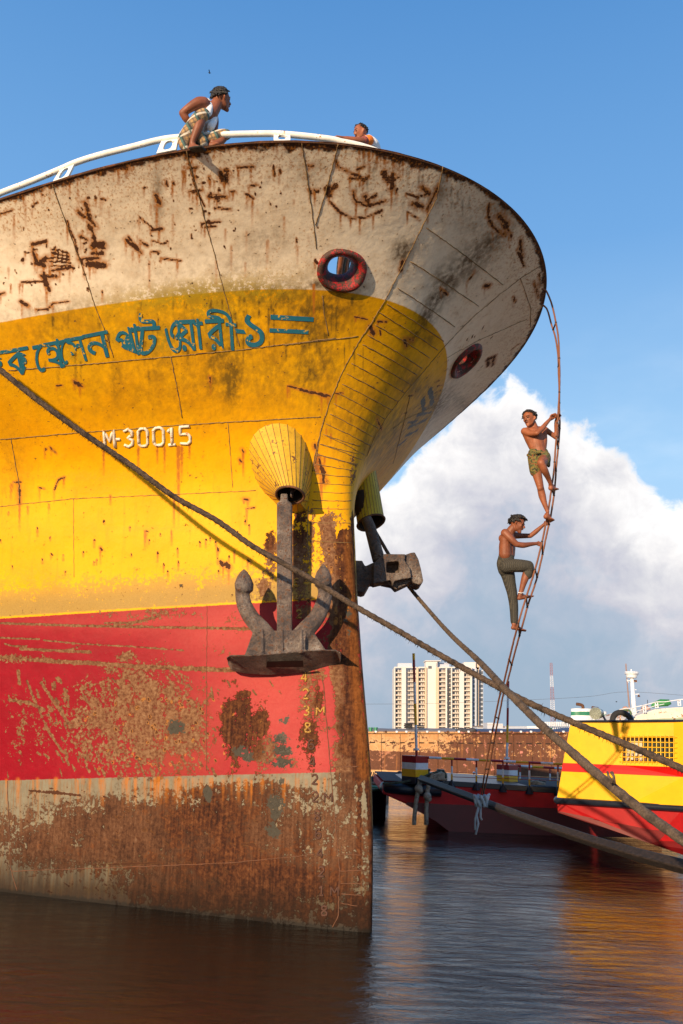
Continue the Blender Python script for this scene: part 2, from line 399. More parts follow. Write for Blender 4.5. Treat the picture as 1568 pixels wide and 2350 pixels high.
CH2 = [([(240, 440), (290, 495), (350, 530), (430, 528), (515, 492)], 2.6), ([(275, 230), (290, 265), (350, 295), (395, 310), (420, 335), (447, 312)], 3), ([(345, 320), (395, 325)], 2), ([(390, 277), (425, 258)], 3.5), ([(530, 290), (545, 330)], 7), ([(577, 300), (565, 378)], 5), ([(575, 332), (610, 312)], 1.8), ([(365, 390), (375, 440), (440, 465), (535, 440)], 4), ([(425, 415), (452, 462)], 5), ([(440, 440), (480, 413)], 4), ([(725, 370), (757, 400)], 6), ([(680, 455), (730, 472)], 6), ([(650, 500), (715, 540)], 1.5), ([(805, 370), (780, 430), (750, 490)], 4), ([(235, 380), (245, 410)], 6), ([(250, 378), (272, 368)], 5), ([(1075, 460), (1070, 520), (1100, 580), (1160, 622)], 3.2), ([(1125, 520), (1168, 560)], 7), ([(1150, 545), (1175, 590), (1196, 625)], 1.8), ([(1140, 560), (1168, 608)], 1.8), ([(1240, 640), (1250, 740)], 4), ([(1220, 690), (1262, 782)], 1.5), ([(1310, 860), (1335, 948)], 3), ([(1337, 820), (1340, 890)], 2), ([(1068, 1265), (1105, 1250)], 4), ([(1070, 1262), (1070, 1302)], 4), ([(1102, 1255), (1096, 1300)], 4), ([(960, 870), (1002, 808)], 1.8), ([(1055, 885), (1077, 886)], 5), ([(820, 895), (860, 930)], 2), ([(495, 1070), (540, 1072)], 2), ([(455, 1100), (470, 1130)], 6), ([(635, 1165), (640, 1190)], 5), ([(660, 1160), (680, 1172)], 3), ([(25, 1408), (130, 1440), (245, 1460)], 1.8), ([(275, 1447), (312, 1445)], 1.6), ([(625, 760), (612, 800)], 4), ([(490, 1580), (515, 1635)], 3), ([(1200, 940), (1215, 970)], 2), ([(1195, 1215), (1230, 1190)], 1.5), ([(860, 310), (905, 298)], 2.6), ([(1330, 1095), (1345, 1080)], 4), ([(595, 378), (590, 390)], 1.5), ([(640, 405), (700, 415)], 1.5), ([(700, 420), (760, 405)], 1.2), ([(375, 1045), (440, 1060)], 1.2), ([(505, 1115), (510, 1140)], 1.4), ([(1350, 600), (1375, 700)], 4), ([(1270, 560), (1300, 600)], 3)]
CH3 = [([(225, 735), (250, 760)], 2), ([(85, 890), (88, 985)], 3.2), ([(60, 892), (95, 890)], 1.4), ([(245, 925), (262, 878), (290, 868)], 1.4), ([(175, 915), (198, 920)], 1.3), ([(205, 745), (208, 742)], 2), ([(335, 440), (352, 458)], 4), ([(360, 458), (368, 462)], 3), ([(255, 459), (278, 457)], 1.5), ([(1295, 460), (1390, 485), (1465, 500)], 1.8), ([(1440, 503), (1462, 508)], 3), ([(1085, 745), (1092, 755)], 3), ([(1095, 968), (1112, 970)], 3), ([(1105, 1010), (1140, 1005)], 1.5), ([(1075, 790), (1082, 800)], 3), ([(990, 1250), (1003, 1265)], 4), ([(1012, 1262), (1028, 1275)], 5), ([(1110, 1240), (1120, 1248)], 3), ([(975, 1185), (978, 1200)], 2.4), ([(1432, 790), (1445, 850), (1452, 890)], 6), ([(1240, 850), (1268, 850)], 5), ([(1410, 725), (1414, 738)], 4), ([(450, 1185), (457, 1195)], 2.4), ([(655, 1110), (663, 1112)], 1.2), ([(940, 420), (942, 440)], 2.4)]
for L_, conv in ((CH1, C1), (CH2, C2), (CH3, C3)):
    for p_, w_ in L_:
        stroke('run', conv, p_, w_*1.6+1, .5, False)
        for q_ in p_[::2]: run('run', conv, q_[0]+rnd.uniform(-4, 4), q_[1], rnd.uniform(25, 95), rnd.uniform(1, 2.6), rnd.uniform(.45, .95))
        if w_ > 3: stroke('chip', conv, [(a+rnd.uniform(-w_, w_), b_+rnd.uniform(-w_, w_)*1.3) for a, b_ in p_], w_*rnd.uniform(.4, 1.0), .9)
        stroke('chip', conv, p_, w_*.8*(1 if conv is C1 else .9)*(.62 if conv is not C1 else .62), 1.0)
for i in range(34):                             # rust pimples across the yellow with short runs
    x = rnd.uniform(0, 1150); y = rnd.choice([rnd.uniform(990, 1300), rnd.uniform(1130, 1290)])
    stroke('chip', C3, [(x, y), (x+rnd.uniform(-2, 3), y+rnd.uniform(3, 9))], rnd.uniform(.6, 1.4), .9); run('run', C3, x, y+5, rnd.uniform(15, 60), 1.1, .8)
for i in range(60):                             # salt chips along the white plating
    x = rnd.uniform(0, 1500); y = 640-.22*x+rnd.uniform(0, 420)
    stroke('chip', C1, [(x, y), (x+rnd.uniform(-4, 4), y+rnd.uniform(2, 7))], rnd.uniform(.4, .9), .9)
for x, y, L, w_ in [(150, 820, 60, 2), (170, 860, 110, 3), (215, 1010, 120, 2), (400, 640, 160, 3), (440, 830, 90, 3), (430, 905, 60, 3), (310, 710, 120, 2), (545, 470, 90, 4), (580, 470, 60, 2), (320, 520, 90, 2), (355, 510, 60, 2), (850, 470, 110, 3), (895, 470, 90, 3), (905, 580, 90, 2), (880, 400, 80, 3), (965, 520, 60, 2), (1030, 530, 80, 3), (1095, 465, 90, 3), (1152, 465, 80, 3), (1160, 610, 50, 2), (960, 720, 70, 3), (940, 740, 60, 2), (1070, 580, 50, 2), (720, 620, 60, 3), (730, 750, 70, 1.6), (610, 850, 50, 2), (640, 855, 60, 2), (815, 890, 70, 2), (200, 915, 80, 3), (90, 1000, 60, 2), (50, 1000, 60, 1.5), (840, 470, 140, 2), (720, 660, 120, 4)]: run('run', C1, x, y, L, w_*.7, .85)
for i in range(70):
    x = rnd.uniform(20, 1500); xr = x/1.0; P0 = onhull(*C1(x, 0))
    yt = np.interp(x, [0, 250, 500, 750, 1000, 1250, 1550], [622, 540, 465, 398, 362, 345, 352])
    run('run', C1, x, yt+6, rnd.uniform(20, 75), rnd.uniform(.8, 2.2), rnd.uniform(.4, .9))
for x in range(400, 720, 14):
    yt = np.interp(x, [300, 500, 700, 830], [142, 176, 212, 258]); run('run', C2, x+rnd.uniform(-6, 6), yt+8, rnd.uniform(50, 150), rnd.uniform(1.5, 3.4), rnd.uniform(.6, 1)); run('dirt', C2, x, yt, rnd.uniform(20, 50), 3, .9)
for x, y, L, w_ in [(400, 340, 50, 3), (430, 470, 60, 3), (380, 450, 120, 2), (545, 340, 60, 2), (565, 385, 120, 3), (740, 400, 40, 2), (700, 475, 40, 2), (755, 490, 90, 3), (300, 500, 90, 2), (400, 535, 100, 2), (470, 520, 90, 2), (240, 415, 60, 2), (165, 400, 80, 2), (590, 380, 60, 2), (250, 1660, 60, 3), (225, 1635, 40, 2), (640, 1195, 40, 2), (160, 880, 200, 4), (1180, 625, 80, 2)]: run('run', C2, x, y, L, w_*.8, .85)
for x, y, L, w_ in [(465, 745, 130, 2.5), (620, 738, 110, 4), (705, 735, 90, 3), (738, 730, 130, 2), (800, 735, 360, 6), (815, 735, 160, 4), (850, 720, 80, 2), (495, 950, 60, 2), (88, 985, 140, 3), (50, 900, 90, 2), (1090, 760, 120, 4), (1110, 970, 60, 4), (1000, 1265, 70, 4), (1025, 1275, 90, 4), (975, 1200, 70, 3), (1050, 1200, 70, 2), (1110, 1250, 50, 2), (220, 990, 60, 2), (125, 1000, 50, 2), (650, 1110, 100, 2), (770, 1110, 80, 1.5), (780, 960, 150, 2), (1440, 880, 120, 6), (1455, 780, 60, 4)]: run('run', C3, x, y, L, w_*.7, .9)
blob('dirt', C3, 1040, 420, 55, 120, .95, 0, 2.5); blob('dirt', C3, 950, 400, 35, 110, .8, 0, 2.5); blob('dirt', C3, 1380, 200, 90, 170, .8, .1, 2.5); blob('dirt', C3, 1470, 120, 90, 90, .85, 0, 2.5)
blob('dirt', C3, 520, 430, 30, 110, .6, 0, 2.5); blob('dirt', C3, 700, 380, 60, 120, .5, 0, 2.5); blob('dirt', C3, 1380, 400, 70, 120, .8, 0, 2.5); blob('dirt', C3, 1280, 60, 320, 60, .6, 0, 2.5); blob('dirt', C3, 300, 150, 220, 70, .45, -.1, 2.5)
blob('dirt', C3, 800, 470, 500, 130, .38, 0, 2.9); blob('dirt', C3, 1250, 380, 240, 200, .5, 0, 2.9); blob('dirt', C3, 60, 850, 60, 200, .3, 0, 2.9)
blob('dirt', C2, 620, 700, 45, 60, .95, .5, 2.0); blob('dirt', C2, 820, 390, 30, 70, .6, .3, 2.5); blob('dirt', C2, 985, 750, 130, 60, .9, -.7, 2.5); blob('dirt', C2, 1090, 650, 120, 45, .8, -.7, 2.5); blob('dirt', C2, 860, 860, 60, 90, .85, .5, 2.5)
blob('dirt', C2, 800, 960, 40, 80, .9, .6, 2.2); blob('dirt', C2, 740, 1060, 45, 60, .9, .6, 2.2); blob('dirt', C2, 1130, 500, 80, 60, .6, 0, 2.5); blob('dirt', C2, 1000, 560, 90, 80, .4, 0, 2.9); blob('dirt', C2, 1290, 560, 50, 120, .5, -.4, 2.5)
blob('dirt', C2, 680, 1150, 25, 60, .9, .6, 2); blob('dirt', C2, 760, 1160, 40, 40, .6, .6, 2); blob('dirt', C2, 700, 1600, 120, 60, .7, -.8, 2.5); blob('dirt', C2, 600, 1640, 80, 140, .7, .7, 2.5); blob('dirt', C2, 780, 1520, 120, 60, .8, -.8, 2.5); blob('dirt', C2, 500, 1720, 60, 120, .7, .6, 2.5); blob('dirt', C2, 1240, 1330, 60, 40, .5, -.6, 2.9)
blob('dirt', C1, 725, 600, 22, 100, .7, 0, 2.5); blob('dirt', C1, 1200, 800, 120, 60, .35, -.3, 2.9); blob('dirt', C1, 1100, 900, 140, 60, .35, -.3, 2.9); blob('dirt', C1, 1400, 470, 60, 50, .4, 0, 2.9); blob('dirt', C1, 1460, 1000, 60, 25, .8, 0, 2.5)
blob('olive', C1, 870, 1045, 330, 48, 1, -.13, 2.4); blob('olive', C1, 1180, 1035, 190, 42, 1, .05, 2.4); blob('olive', C1, 980, 1150, 95, 85, 1, .3, 2.4); blob('olive', C1, 740, 1255, 55, 55, .9, .6, 2.4); blob('olive', C1, 350, 1310, 60, 60, .8, .6, 2.4); blob('olive', C1, 560, 1240, 40, 30, .8, 0, 2.4); blob('olive', C1, 1140, 1000, 60, 20, .9, 0, 2.2)
blob('olive', C3, 120, 1320, 180, 45, .7, 0, 2.5); blob('olive', C3, 400, 870, 200, 20, .5, 0, 2.5); blob('olive', C3, 400, 930, 180, 22, .45, 0, 2.5); blob('olive', C3, 680, 1098, 170, 10, .6, 0, 2.5)
# rust field round the anchor and down the stem bar
for a in [(C4, 395, 1000, 55, 230, .80), (C4, 340, 1250, 60, 140, .78), (C4, 600, 1000, 85, 330, .85), (C4, 690, 900, 25, 260, .8), (C4, 850, 760, 130, 60, .55), (C4, 780, 480, 70, 60, .6), (C4, 730, 350, 25, 80, .85), (C4, 990, 400, 25, 150, .75), (C4, 880, 900, 120, 120, .64), (C4, 940, 1100, 80, 260, .85), (C4, 880, 1500, 130, 260, .78), (C4, 860, 1180, 90, 140, .62), (C4, 640, 1420, 60, 80, .7), (C4, 1000, 700, 26, 140, .8), (C4, 300, 1310, 200, 50, .62), (C4, 830, 840, 60, 60, .6), (C4, 560, 1780, 500, 60, .55)]: blob('rust', a[0], *a[1:6], 0, 2.2)
for a in [(C4, 950, 1250, 60, 200, .9), (C4, 920, 1600, 90, 220, .95), (C4, 960, 950, 35, 140, .8), (C4, 380, 880, 40, 100, .75), (C4, 610, 800, 60, 120, .8), (C6, 590, 300, 70, 160, 1.0), (C6, 560, 700, 80, 260, .95), (C6, 640, 1300, 22, 700, 1.0), (C6, 340, 480, 40, 120, .7), (C6, 640, 2050, 110, 160, 1.0), (C6, 500, 2120, 120, 90, .9), (C5, 980, 520, 82, 150, 1.0), (C5, 1060, 500, 45, 60, .9), (C5, 1270, 580, 45, 150, .7), (C5, 850, 870, 150, 120, .95), (C5, 950, 1000, 90, 150, .8), (C5, 1100, 1180, 300, 140, .95), (C5, 900, 1230, 400, 45, .9), (C5, 1240, 1000, 50, 80, .7), (C5, 720, 830, 60, 60, .6), (C5, 1060, 820, 60, 90, .6)]: blob('bare', a[0], *a[1:6], 0, 2.0)
for a in [(C5, 150, 460, 160, 170, .50), (C5, 120, 620, 150, 90, .52), (C5, 60, 240, 130, 22, .8), (C5, 420, 470, 120, 230, .60), (C5, 620, 520, 150, 220, .68), (C5, 740, 430, 130, 150, .66), (C5, 790, 600, 130, 120, .62), (C5, 540, 330, 190, 60, .60), (C5, 1120, 380, 160, 60, .45), (C5, 1150, 660, 120, 50, .62), (C5, 700, 80, 260, 60, .5), (C5, 900, 200, 120, 60, .5), (C5, 380, 200, 120, 60, .50), (C5, 520, 230, 50, 25, .85), (C5, 450, 280, 40, 22, .85), (C5, 200, 850, 130, 90, .56), (C5, 240, 1000, 200, 80, .66), (C5, 600, 960, 300, 110, .74), (C5, 420, 900, 150, 60, .58), (C5, 950, 980, 330, 170, .72), (C5, 780, 1180, 340, 70, .66), (C5, 400, 1160, 240, 40, .50), (C5, 1200, 850, 90, 80, .58), (C5, 1250, 1100, 110, 150, .62), (C5, 30, 1000, 60, 200, .42), (C5, 1430, 850, 40, 150, .58), (C5, 1430, 1100, 50, 160, .58), (C5, 1400, 760, 60, 60, .55), (C5, 1000, 780, 160, 40, .55)]: blob('rust', a[0], *a[1:6], 0, 2.5)
for a in [(C5, 1130, 400, 260, 280, .9), (C5, 950, 110, 220, 110, .9), (C5, 640, 70, 280, 60, .7), (C5, 1260, 620, 120, 130, 1.0), (C5, 300, 90, 250, 30, .5), (C4, 350, 1500, 350, 100, .8), (C5, 800, 640, 260, 90, .5)]: blob('fade', a[0], *a[1:6], 0, 2.9)
for p_, w_ in [([(0, 155), (160, 160)], 2), ([(180, 165), (330, 180), (560, 192), (750, 207)], 1.8), ([(85, 200), (240, 208), (370, 213)], 3.4), ([(20, 180), (60, 190), (110, 188)], 2.4), ([(200, 205), (250, 212), (330, 190)], 2), ([(0, 235), (200, 250), (400, 260), (600, 275), (800, 282), (960, 287)], 5), ([(110, 330), (130, 380), (200, 540), (255, 620)], 3), ([(170, 340), (230, 430), (290, 520)], 4), ([(40, 410), (120, 420), (180, 450)], 4), ([(340, 390), (400, 470), (460, 540)], 4), ([(75, 290), (80, 340)], 4), ([(430, 95), (540, 95), (640, 70)], 3), ([(0, 95), (300, 105), (820, 115), (1030, 118)], 3)]: stroke('rust', C5, p_, w_*1.3, .86, False)
for p_, w_ in [([(845, 760), (825, 820)], 4), ([(120, 780), (240, 790), (330, 800)], 3),  ([(380, 1085), (640, 1075)], 1.6), ([(990, 1000), (1040, 1000)], 3)]: stroke('chip', C5, p_, w_, .95, True)
for i in range(150):                            # pitting in the lower plating
    x = rnd.gauss(620, 330); y = rnd.uniform(760, 1220)
    if 0 < x < 1250: stroke('chip', C5, [(x, y), (x+rnd.uniform(4, 20), y+rnd.uniform(1, 12))], rnd.uniform(.6, 2.0), .8)
for i in range(70):
    x = rnd.gauss(700, 160); y = rnd.uniform(400, 690)
    if 300 < x < 1150: stroke('chip', C5, [(x, y), (x+rnd.uniform(-6, 6), y+rnd.uniform(2, 8))], rnd.uniform(.8, 2.2), .75)
stroke('bare', C4, [(985, 720), (985, 1000), (1000, 1300), (1015, 1700)], 10, .9, False)
for a in [(C5, 1150, 566, 38, 26), (C5, 1155, 618, 42, 22), (C5, 1140, 668, 45, 20), (C5, 1165, 492, 22, 14), (C5, 1128, 828, 34, 42), (C5, 1130, 880, 26, 30), (C5, 1118, 935, 32, 40), (C5, 1150, 742, 16, 14), (C5, 990, 620, 34, 24), (C5, 1010, 640, 22, 30), (C5, 720, 520, 40, 30), (C5, 850, 790, 16, 36)]: blob('slab', *a, .95, 0, 2.0)
for a in [(C5, 700, 960, 720, 150, .98), (C5, 950, 1130, 480, 150, 1.0), (C5, 300, 1010, 380, 110, .86), (C5, 1000, 800, 330, 60, .8), (C5, 200, 800, 200, 40, .52), (C5, 1420, 1150, 110, 160, .8), (C5, 560, 560, 240, 190, .72), (C5, 1280, 400, 70, 260, .66), (C4, 900, 1400, 110, 400, .8), (C4, 850, 950, 170, 300, .68), (C5, 1420, 620, 60, 320, .86), (C5, 1440, 1000, 60, 260, .62)]: blob('rust', *a)
for i in range(150):                            # grime running down the upper yellow
    x = rnd.choice([rnd.uniform(150, 1560), rnd.gauss(1000, 120), rnd.gauss(1400, 110)]); y0 = np.interp(x, [0, 400, 800, 1200, 1560], [190, 110, 60, 40, 60])+rnd.uniform(0, 260)
    run('dirt', C3, x, y0, rnd.uniform(60, 280), rnd.uniform(1.5, 5), rnd.uniform(.35, .95))
for i in range(40):
    x = rnd.uniform(300, 1200); y0 = np.interp(x, [200, 500, 830, 1200], [130, 176, 262, 470])+rnd.uniform(10, 200); run('dirt', C2, x, y0, rnd.uniform(40, 160), rnd.uniform(2, 5), rnd.uniform(.3, .7))
for i in range(30): run('run', C1, rnd.uniform(20, 1500), rnd.uniform(560, 950), rnd.uniform(40, 160), rnd.uniform(1, 2.4), rnd.uniform(.3, .6))
for i in range(60):                             # streaks under the red and grey edges
    x = rnd.uniform(0, 1330); run('run', C5, x, 735+rnd.uniform(-4, 8), rnd.uniform(30, 130), rnd.uniform(2, 6), rnd.uniform(.2, .5))
blob('dirt', C3, 1000, 250, 520, 200, .5, 0, 2.9); blob('dirt', C3, 300, 200, 300, 90, .45, -.1, 2.9)
for i in range(40): run('chip', C4, rnd.uniform(660, 1000), rnd.uniform(640, 1500), rnd.uniform(20, 90), rnd.uniform(1, 4), rnd.uniform(.5, .8))
blob('slab', C4, 960, 1500, 30, 120, .55, 0, 2.5)
def ID(x, y): return (x, y)
stroke('bare', ID, [(790, 1230), (797, 1300), (800, 1400), (806, 1500), (812, 1600), (820, 1700), (830, 1775)], 22, 1.0, False)
stroke('rust', ID, [(750, 1200), (765, 1300), (772, 1400), (775, 1500), (785, 1600), (795, 1700), (800, 1775)], 26, .85, False)
stroke('bare', ID, [(842, 1780), (851, 1900), (853, 2000), (850, 2090), (840, 2140)], 7, .95, False); stroke('dirt', ID, [(815, 1300), (826, 1450), (840, 1650), (850, 1800), (856, 1950), (854, 2080)], 6, 1.0, False)
for a in [(C5, 400, 500, 150, 200, .72), (C5, 600, 480, 190, 230, .82), (C5, 760, 520, 110, 200, .76), (C5, 130, 520, 150, 160, .60), (C5, 1090, 620, 110, 90, .7), (C5, 1000, 110, 160, 100, .5), (C5, 620, 60, 300, 30, .6)]: blob('rust', *a)
for i in range(260):
    x = rnd.gauss(520, 260); y = rnd.uniform(310, 700)
    if 20 < x < 1180: stroke('rust', C5, [(x, y), (x+rnd.uniform(2, 16), y+rnd.uniform(6, 34))], rnd.uniform(2, 5), rnd.uniform(.7, .95), True)
stroke('fade', ID, [(780, 1200), (788, 1300), (792, 1400), (800, 1500), (808, 1600), (815, 1700), (828, 1775)], 24, .22, False)
for i in range(46):                             # torn rust scabs of different sizes on the white plates
    x, y = rnd.choice([(rnd.gauss(230, 90), rnd.gauss(880, 60)), (rnd.gauss(420, 30), rnd.gauss(780, 110)), (rnd.gauss(950, 60), rnd.gauss(620, 90)), (rnd.uniform(100, 1500), rnd.uniform(450, 900))])
    L = rnd.uniform(3, 22); a = rnd.choice([rnd.gauss(1.5, .5), rnd.gauss(0, .3)]); stroke('chip', C1, [(x, y), (x+L*math.cos(a)*.6, y+L*math.sin(a)*.5+1), (x+L*math.cos(a), y+L*math.sin(a))], rnd.uniform(.5, 3.2), rnd.uniform(.8, 1)); run('run', C1, x, y, rnd.uniform(15, 80), rnd.uniform(.8, 2), .7)
for a in [(C1, 1420, 1130, 130, 120, .8), (C1, 1300, 1080, 160, 60, .7), (C1, 1000, 1330, 70, 100, .8), (C3, 1500, 100, 60, 120, .8), (C3, 1450, 330, 70, 160, .75), (C3, 900, 420, 120, 130, .45), (C2, 250, 1000, 120, 90, .8), (C2, 380, 1000, 60, 110, .6), (C2, 120, 1300, 100, 120, .6)]: blob('dirt', *a, 0, 2.9)
for p_, w_ in [([(728, 1480), (738, 1540)], 8), ([(766, 1425), (780, 1505)], 8), ([(700, 1560), (775, 1545)], 5), ([(655, 1625), (745, 1585)], 6), ([(650, 1600), (700, 1590)], 5), ([(640, 1670), (700, 1640)], 6), ([(600, 1720), (640, 1690)], 6)]: stroke('slab', C2, p_, w_, .85, False)
for a in [(C2, 560, 1700, 120, 160, .65), (C2, 700, 1420, 90, 70, .7), (C2, 640, 1330, 60, 70, .5), (C2, 930, 1500, 90, 40, .5)]: blob('dirt', *a, .6, 2.9)
for i in range(30):
    x = rnd.uniform(600, 1100); y = 1600-(x-600)*.8+rnd.uniform(-160, 60); stroke('chip', C2, [(x, y), (x+rnd.uniform(5, 30), y-rnd.uniform(3, 20))], rnd.uniform(.6, 1.8), rnd.uniform(.6, .95))
for a in [(C5, 760, 900, 120, 130, .9), (C5, 900, 1090, 260, 100, .9), (C5, 520, 1120, 160, 30, .6), (C5, 330, 1010, 110, 50, .55), (C5, 1180, 1160, 130, 100, .9), (C6, 300, 1850, 180, 250, .7)]: blob('bare', *a, 0, 2.9)
for a in [(C5, 480, 990, 180, 70, .8), (C5, 620, 1060, 240, 50, .7), (C5, 900, 1230, 380, 70, .9), (C5, 400, 1190, 260, 25, .6), (C5, 1030, 980, 90, 60, .7), (C5, 720, 560, 90, 100, .5), (C5, 560, 430, 60, 60, .5)]: blob('dirt', *a, 0, 2.9)
stroke('run', ID, [(800, 1230), (806, 1300), (810, 1400), (815, 1500), (822, 1600), (830, 1700), (838, 1775)], 14, .14, False)

# ------------------------------------------------------------ hull paint
def hull_material():
    m, t, b = mat('ship plating paint'); v = t.obj()
    A = {k: t.attr(k) for k in ('hWY', 'hRY', 'hRL', 'rust', 'chip', 'run', 'dirt', 'olive', 'fade', 'bare', 'slab')}
    z = t.sep(v)[2]
    n1 = t.noise(v, 1.3, 5, .55); n2 = t.noise(v, 6, 6, .62); n3 = t.noise(v, 24, 6, .68); n4 = t.noise(v, 80, 4, .7)
    vst = t.scale(v, (7, 7, .55)); nst = t.noise(vst, 2.2, 5, .6)          # runs down the plating
    vst2 = t.scale(v, (16, 16, .8)); nst2 = t.noise(vst2, 2.2, 4, .6)
    white = t.mix(t.ss(n1, .3, .7), (.94, .80, .61), (.88, .73, .54)); white = t.mix(t.ss(n2, .45, .75), white, (.80, .63, .44))
    white = t.mix(t.mul(t.mul(t.ss(nst2, .54, .70), t.ss(n1, .46, .60)), .6), white, (.52, .24, .07))
    white = t.mix(t.mul(t.ss(nst, .5, .8), .35), white, (.50, .40, .28))
    yel = t.mix(t.ss(n1, .3, .7), (.80, .395, .001), (.76, .34, .001)); yel = t.mix(t.mul(t.ss(n2, .5, .8), .4), yel, (.66, .27, .001))
    yel = t.mix(t.mul(t.ss(nst, .5, .85), .45), yel, (.42, .20, .01))
    red = t.mix(t.ss(n2, .35, .7), (.215, .0006, .008), (.26, .0012, .011)); red = t.mix(t.mul(A['fade'], .85), red, t.mix(n3, (.40, .028, .030), (.50, .10, .075)))
    grey = t.mix(t.ss(n2, .3, .7), (.21, .185, .13), (.155, .13, .09)); grey = t.mix(t.mul(t.ss(nst2, .45, .7), .8), grey, (.20, .095, .035))
    rustc = t.ramp(t.add(t.add(t.mul(n4, .14), t.mul(nst2, .22)), t.add(t.mul(n2, .20), t.add(t.mul(n3, .27), t.mul(t.noise(v, 1.8, 4, .6), .17)))), [(.32, (.014, .008, .006)), (.42, (.040, .017, .010)), (.49, (.085, .036, .018)), (.55, (.125, .058, .030)), (.63, (.21, .125, .075)), (.74, (.30, .21, .14))])
    scum = t.ramp(n3, [(.3, (.06, .025, .014)), (.46, (.15, .065, .032)), (.6, (.23, .12, .06)), (.76, (.34, .22, .13))])
    e = t.mul(t.sub(n3, .5), .05)
    def step(a, w_=.006, amp=1.0): return t.ss(t.add(a, t.mul(e, amp)), -w_, w_)
    c = t.mix(step(A['hRL'], .006, .5), grey, red)
    c = t.mix(step(A['hRY'], .006, .5), c, yel)
    c = t.mix(step(A['hWY'], .006, .35), c, white)
    # worn lower yellow: scuffed grey band above the red
    sc_ = t.mul(t.ss(A['hRY'], 0, .04), t.ss(A['hRY'], .75, .12))
    sk = t.ss(t.add(t.add(t.mul(n3, .55), t.mul(n2, .45)), t.mul(sc_, .30)), .64, .70)
    c = t.mix(t.mul(t.mul(sk, sc_), .85), c, t.mix(n4, (.15, .10, .045), (.40, .27, .07)))
    # old yellow showing through at the white edge, and olive scrubbed paint
    ol = t.mul(A['olive'], t.ss(t.add(t.mul(n3, .6), t.mul(n2, .4)), .42, .50))
    c = t.mix(ol, c, t.mix(n3, (.26, .17, .01), (.62, .42, .02)))
    # dirt washes, running down
    dk = t.mul(A['dirt'], t.ss(t.add(t.mul(nst, .6), t.mul(n2, .4)), .25, .62))
    c = t.mix(t.mn(t.mul(dk, 1.35), .9), c, t.mix(t.ss(A['hWY'], -.02, .02), (.115, .066, .010), (.10, .06, .03)))
    # rust: soft density field broken up by noise
    f = t.add(t.mul(n2, .42), t.add(t.mul(n3, .38), t.mul(n4, .20)))
    ru = t.mul(A['rust'], t.add(.62, t.mul(t.noise(v, 2.6, 5, .65), .76)))
    thr = t.sub(.80, t.mul(ru, .50))
    rk = t.ss(f, thr, t.add(thr, .035))
    zlow = t.ss(A['hRL'], .02, -.02)
    body = t.mix(t.mul(t.sub(1, zlow), t.sub(1, A['bare'])), rustc, scum)
    c = t.mix(t.mul(rk, t.ss(A['rust'], .02, .12)), c, body)
    bk = t.ss(t.add(A['bare'], t.add(t.mul(t.sub(n2, .5), 1.5), t.mul(t.sub(f, .5), 1.6))), .48, .58)
    rust2 = t.ramp(t.add(t.mul(n3, .4), t.add(t.mul(n2, .3), t.mul(nst2, .3))), [(.36, (.012, .006, .005)), (.46, (.045, .016, .009)), (.54, (.095, .033, .013)), (.66, (.19, .075, .030))])
    c = t.mix(bk, c, rust2)
    # rust runs
    rn = t.mul(A['run'], t.ss(t.add(t.mul(nst2, .7), t.mul(n3, .3)), .24, .55))
    c = t.mix(t.mn(t.mul(rn, 1.7), .95), c, t.mix(n2, (.34, .10, .012), (.52, .17, .018)))
    # scattered pinholes with rust
    ph = t.mul(t.mul(t.ss(t.voro(v, 9), .085, .03), t.ss(t.noise(v, 2.3, 2), .52, .66)), t.ss(A['hWY'], .1, -.1, .15, 1.0))
    c = t.mix(t.mul(ph, .8), c, (.16, .055, .015))
    # bare chipped steel
    ck = t.ss(t.add(A['chip'], t.add(t.mul(t.sub(n3, .5), 2.4), t.mul(t.sub(n2, .5), 1.4))), .50, .62)
    halo = t.mul(t.mul(t.ss(t.add(A['chip'], t.mul(t.sub(n2, .5), .8)), .08, .5), t.sub(1, t.mul(zlow, .85))), .6)
    c = t.mix(halo, c, (.46, .19, .04))
    c = t.mix(ck, c, t.mix(n3, (.022, .011, .008), (.12, .045, .02)))
    sl = t.ss(t.add(A['slab'], t.add(t.mul(t.sub(n2, .5), 1.8), t.mul(t.sub(n3, .5), 1.2))), .48, .58)
    c = t.mix(sl, c, t.mix(n3, (.032, .029, .023), (.085, .073, .055)))
    # wet dark foot at the water and rough edge at the rim
    wet = t.ss(t.add(z, t.add(t.mul(t.sub(nst, .5), .5), t.mul(t.sub(n2, .5), .3))), .75, .0)
    c = t.mix(t.mul(wet, .93), c, t.mix(n3, (.010, .006, .004), (.030, .014, .008)))
    c = t.mix(t.mul(t.ss(t.add(z, t.mul(t.sub(nst, .5), .1)), .06, .02), .8), c, (.012, .010, .008))
    rimk = t.ss(t.add(t.attr('hTop'), t.mul(t.sub(n2, .5), .16)), .055, .03)
    c = t.mix(rimk, c, (.06, .025, .012))
    rr = t.mul(t.ss(t.attr('hTop'), .55, .0), t.ss(nst2, .50, .66)); c = t.mix(t.mul(rr, .75), c, (.44, .16, .025))
    t.put(b.inputs['Base Color'], c)
    rough = t.mix(t.mx(t.mx(rk, bk), ck), (.55, .55, .55), (.92, .92, .92)); t.put(b.inputs['Roughness'], rough)
    h = t.add(t.mul(n2, .25), t.mul(t.mul(n3, t.add(.06, t.mul(t.mx(rk, bk), .5))), 1.0))
    h = t.sub(h, t.mul(ck, .15)); h = t.add(h, t.mul(n1, 2.4)); h = t.add(h, t.mul(t.mul(n4, t.mx(rk, bk)), .35))
    t.put(b.inputs['Normal'], t.bump(h, .55, .02))
    b.inputs['Specular IOR Level'].default_value = .14
    return m
m_hull = hull_material()
m_rim = worn('rusty bulwark rim', (.09, .04, .02), .5, .9, 9)
m_white = worn('white railing paint', (.80, .77, .70), .34, .5, 7, rustcol=(.30, .12, .04))
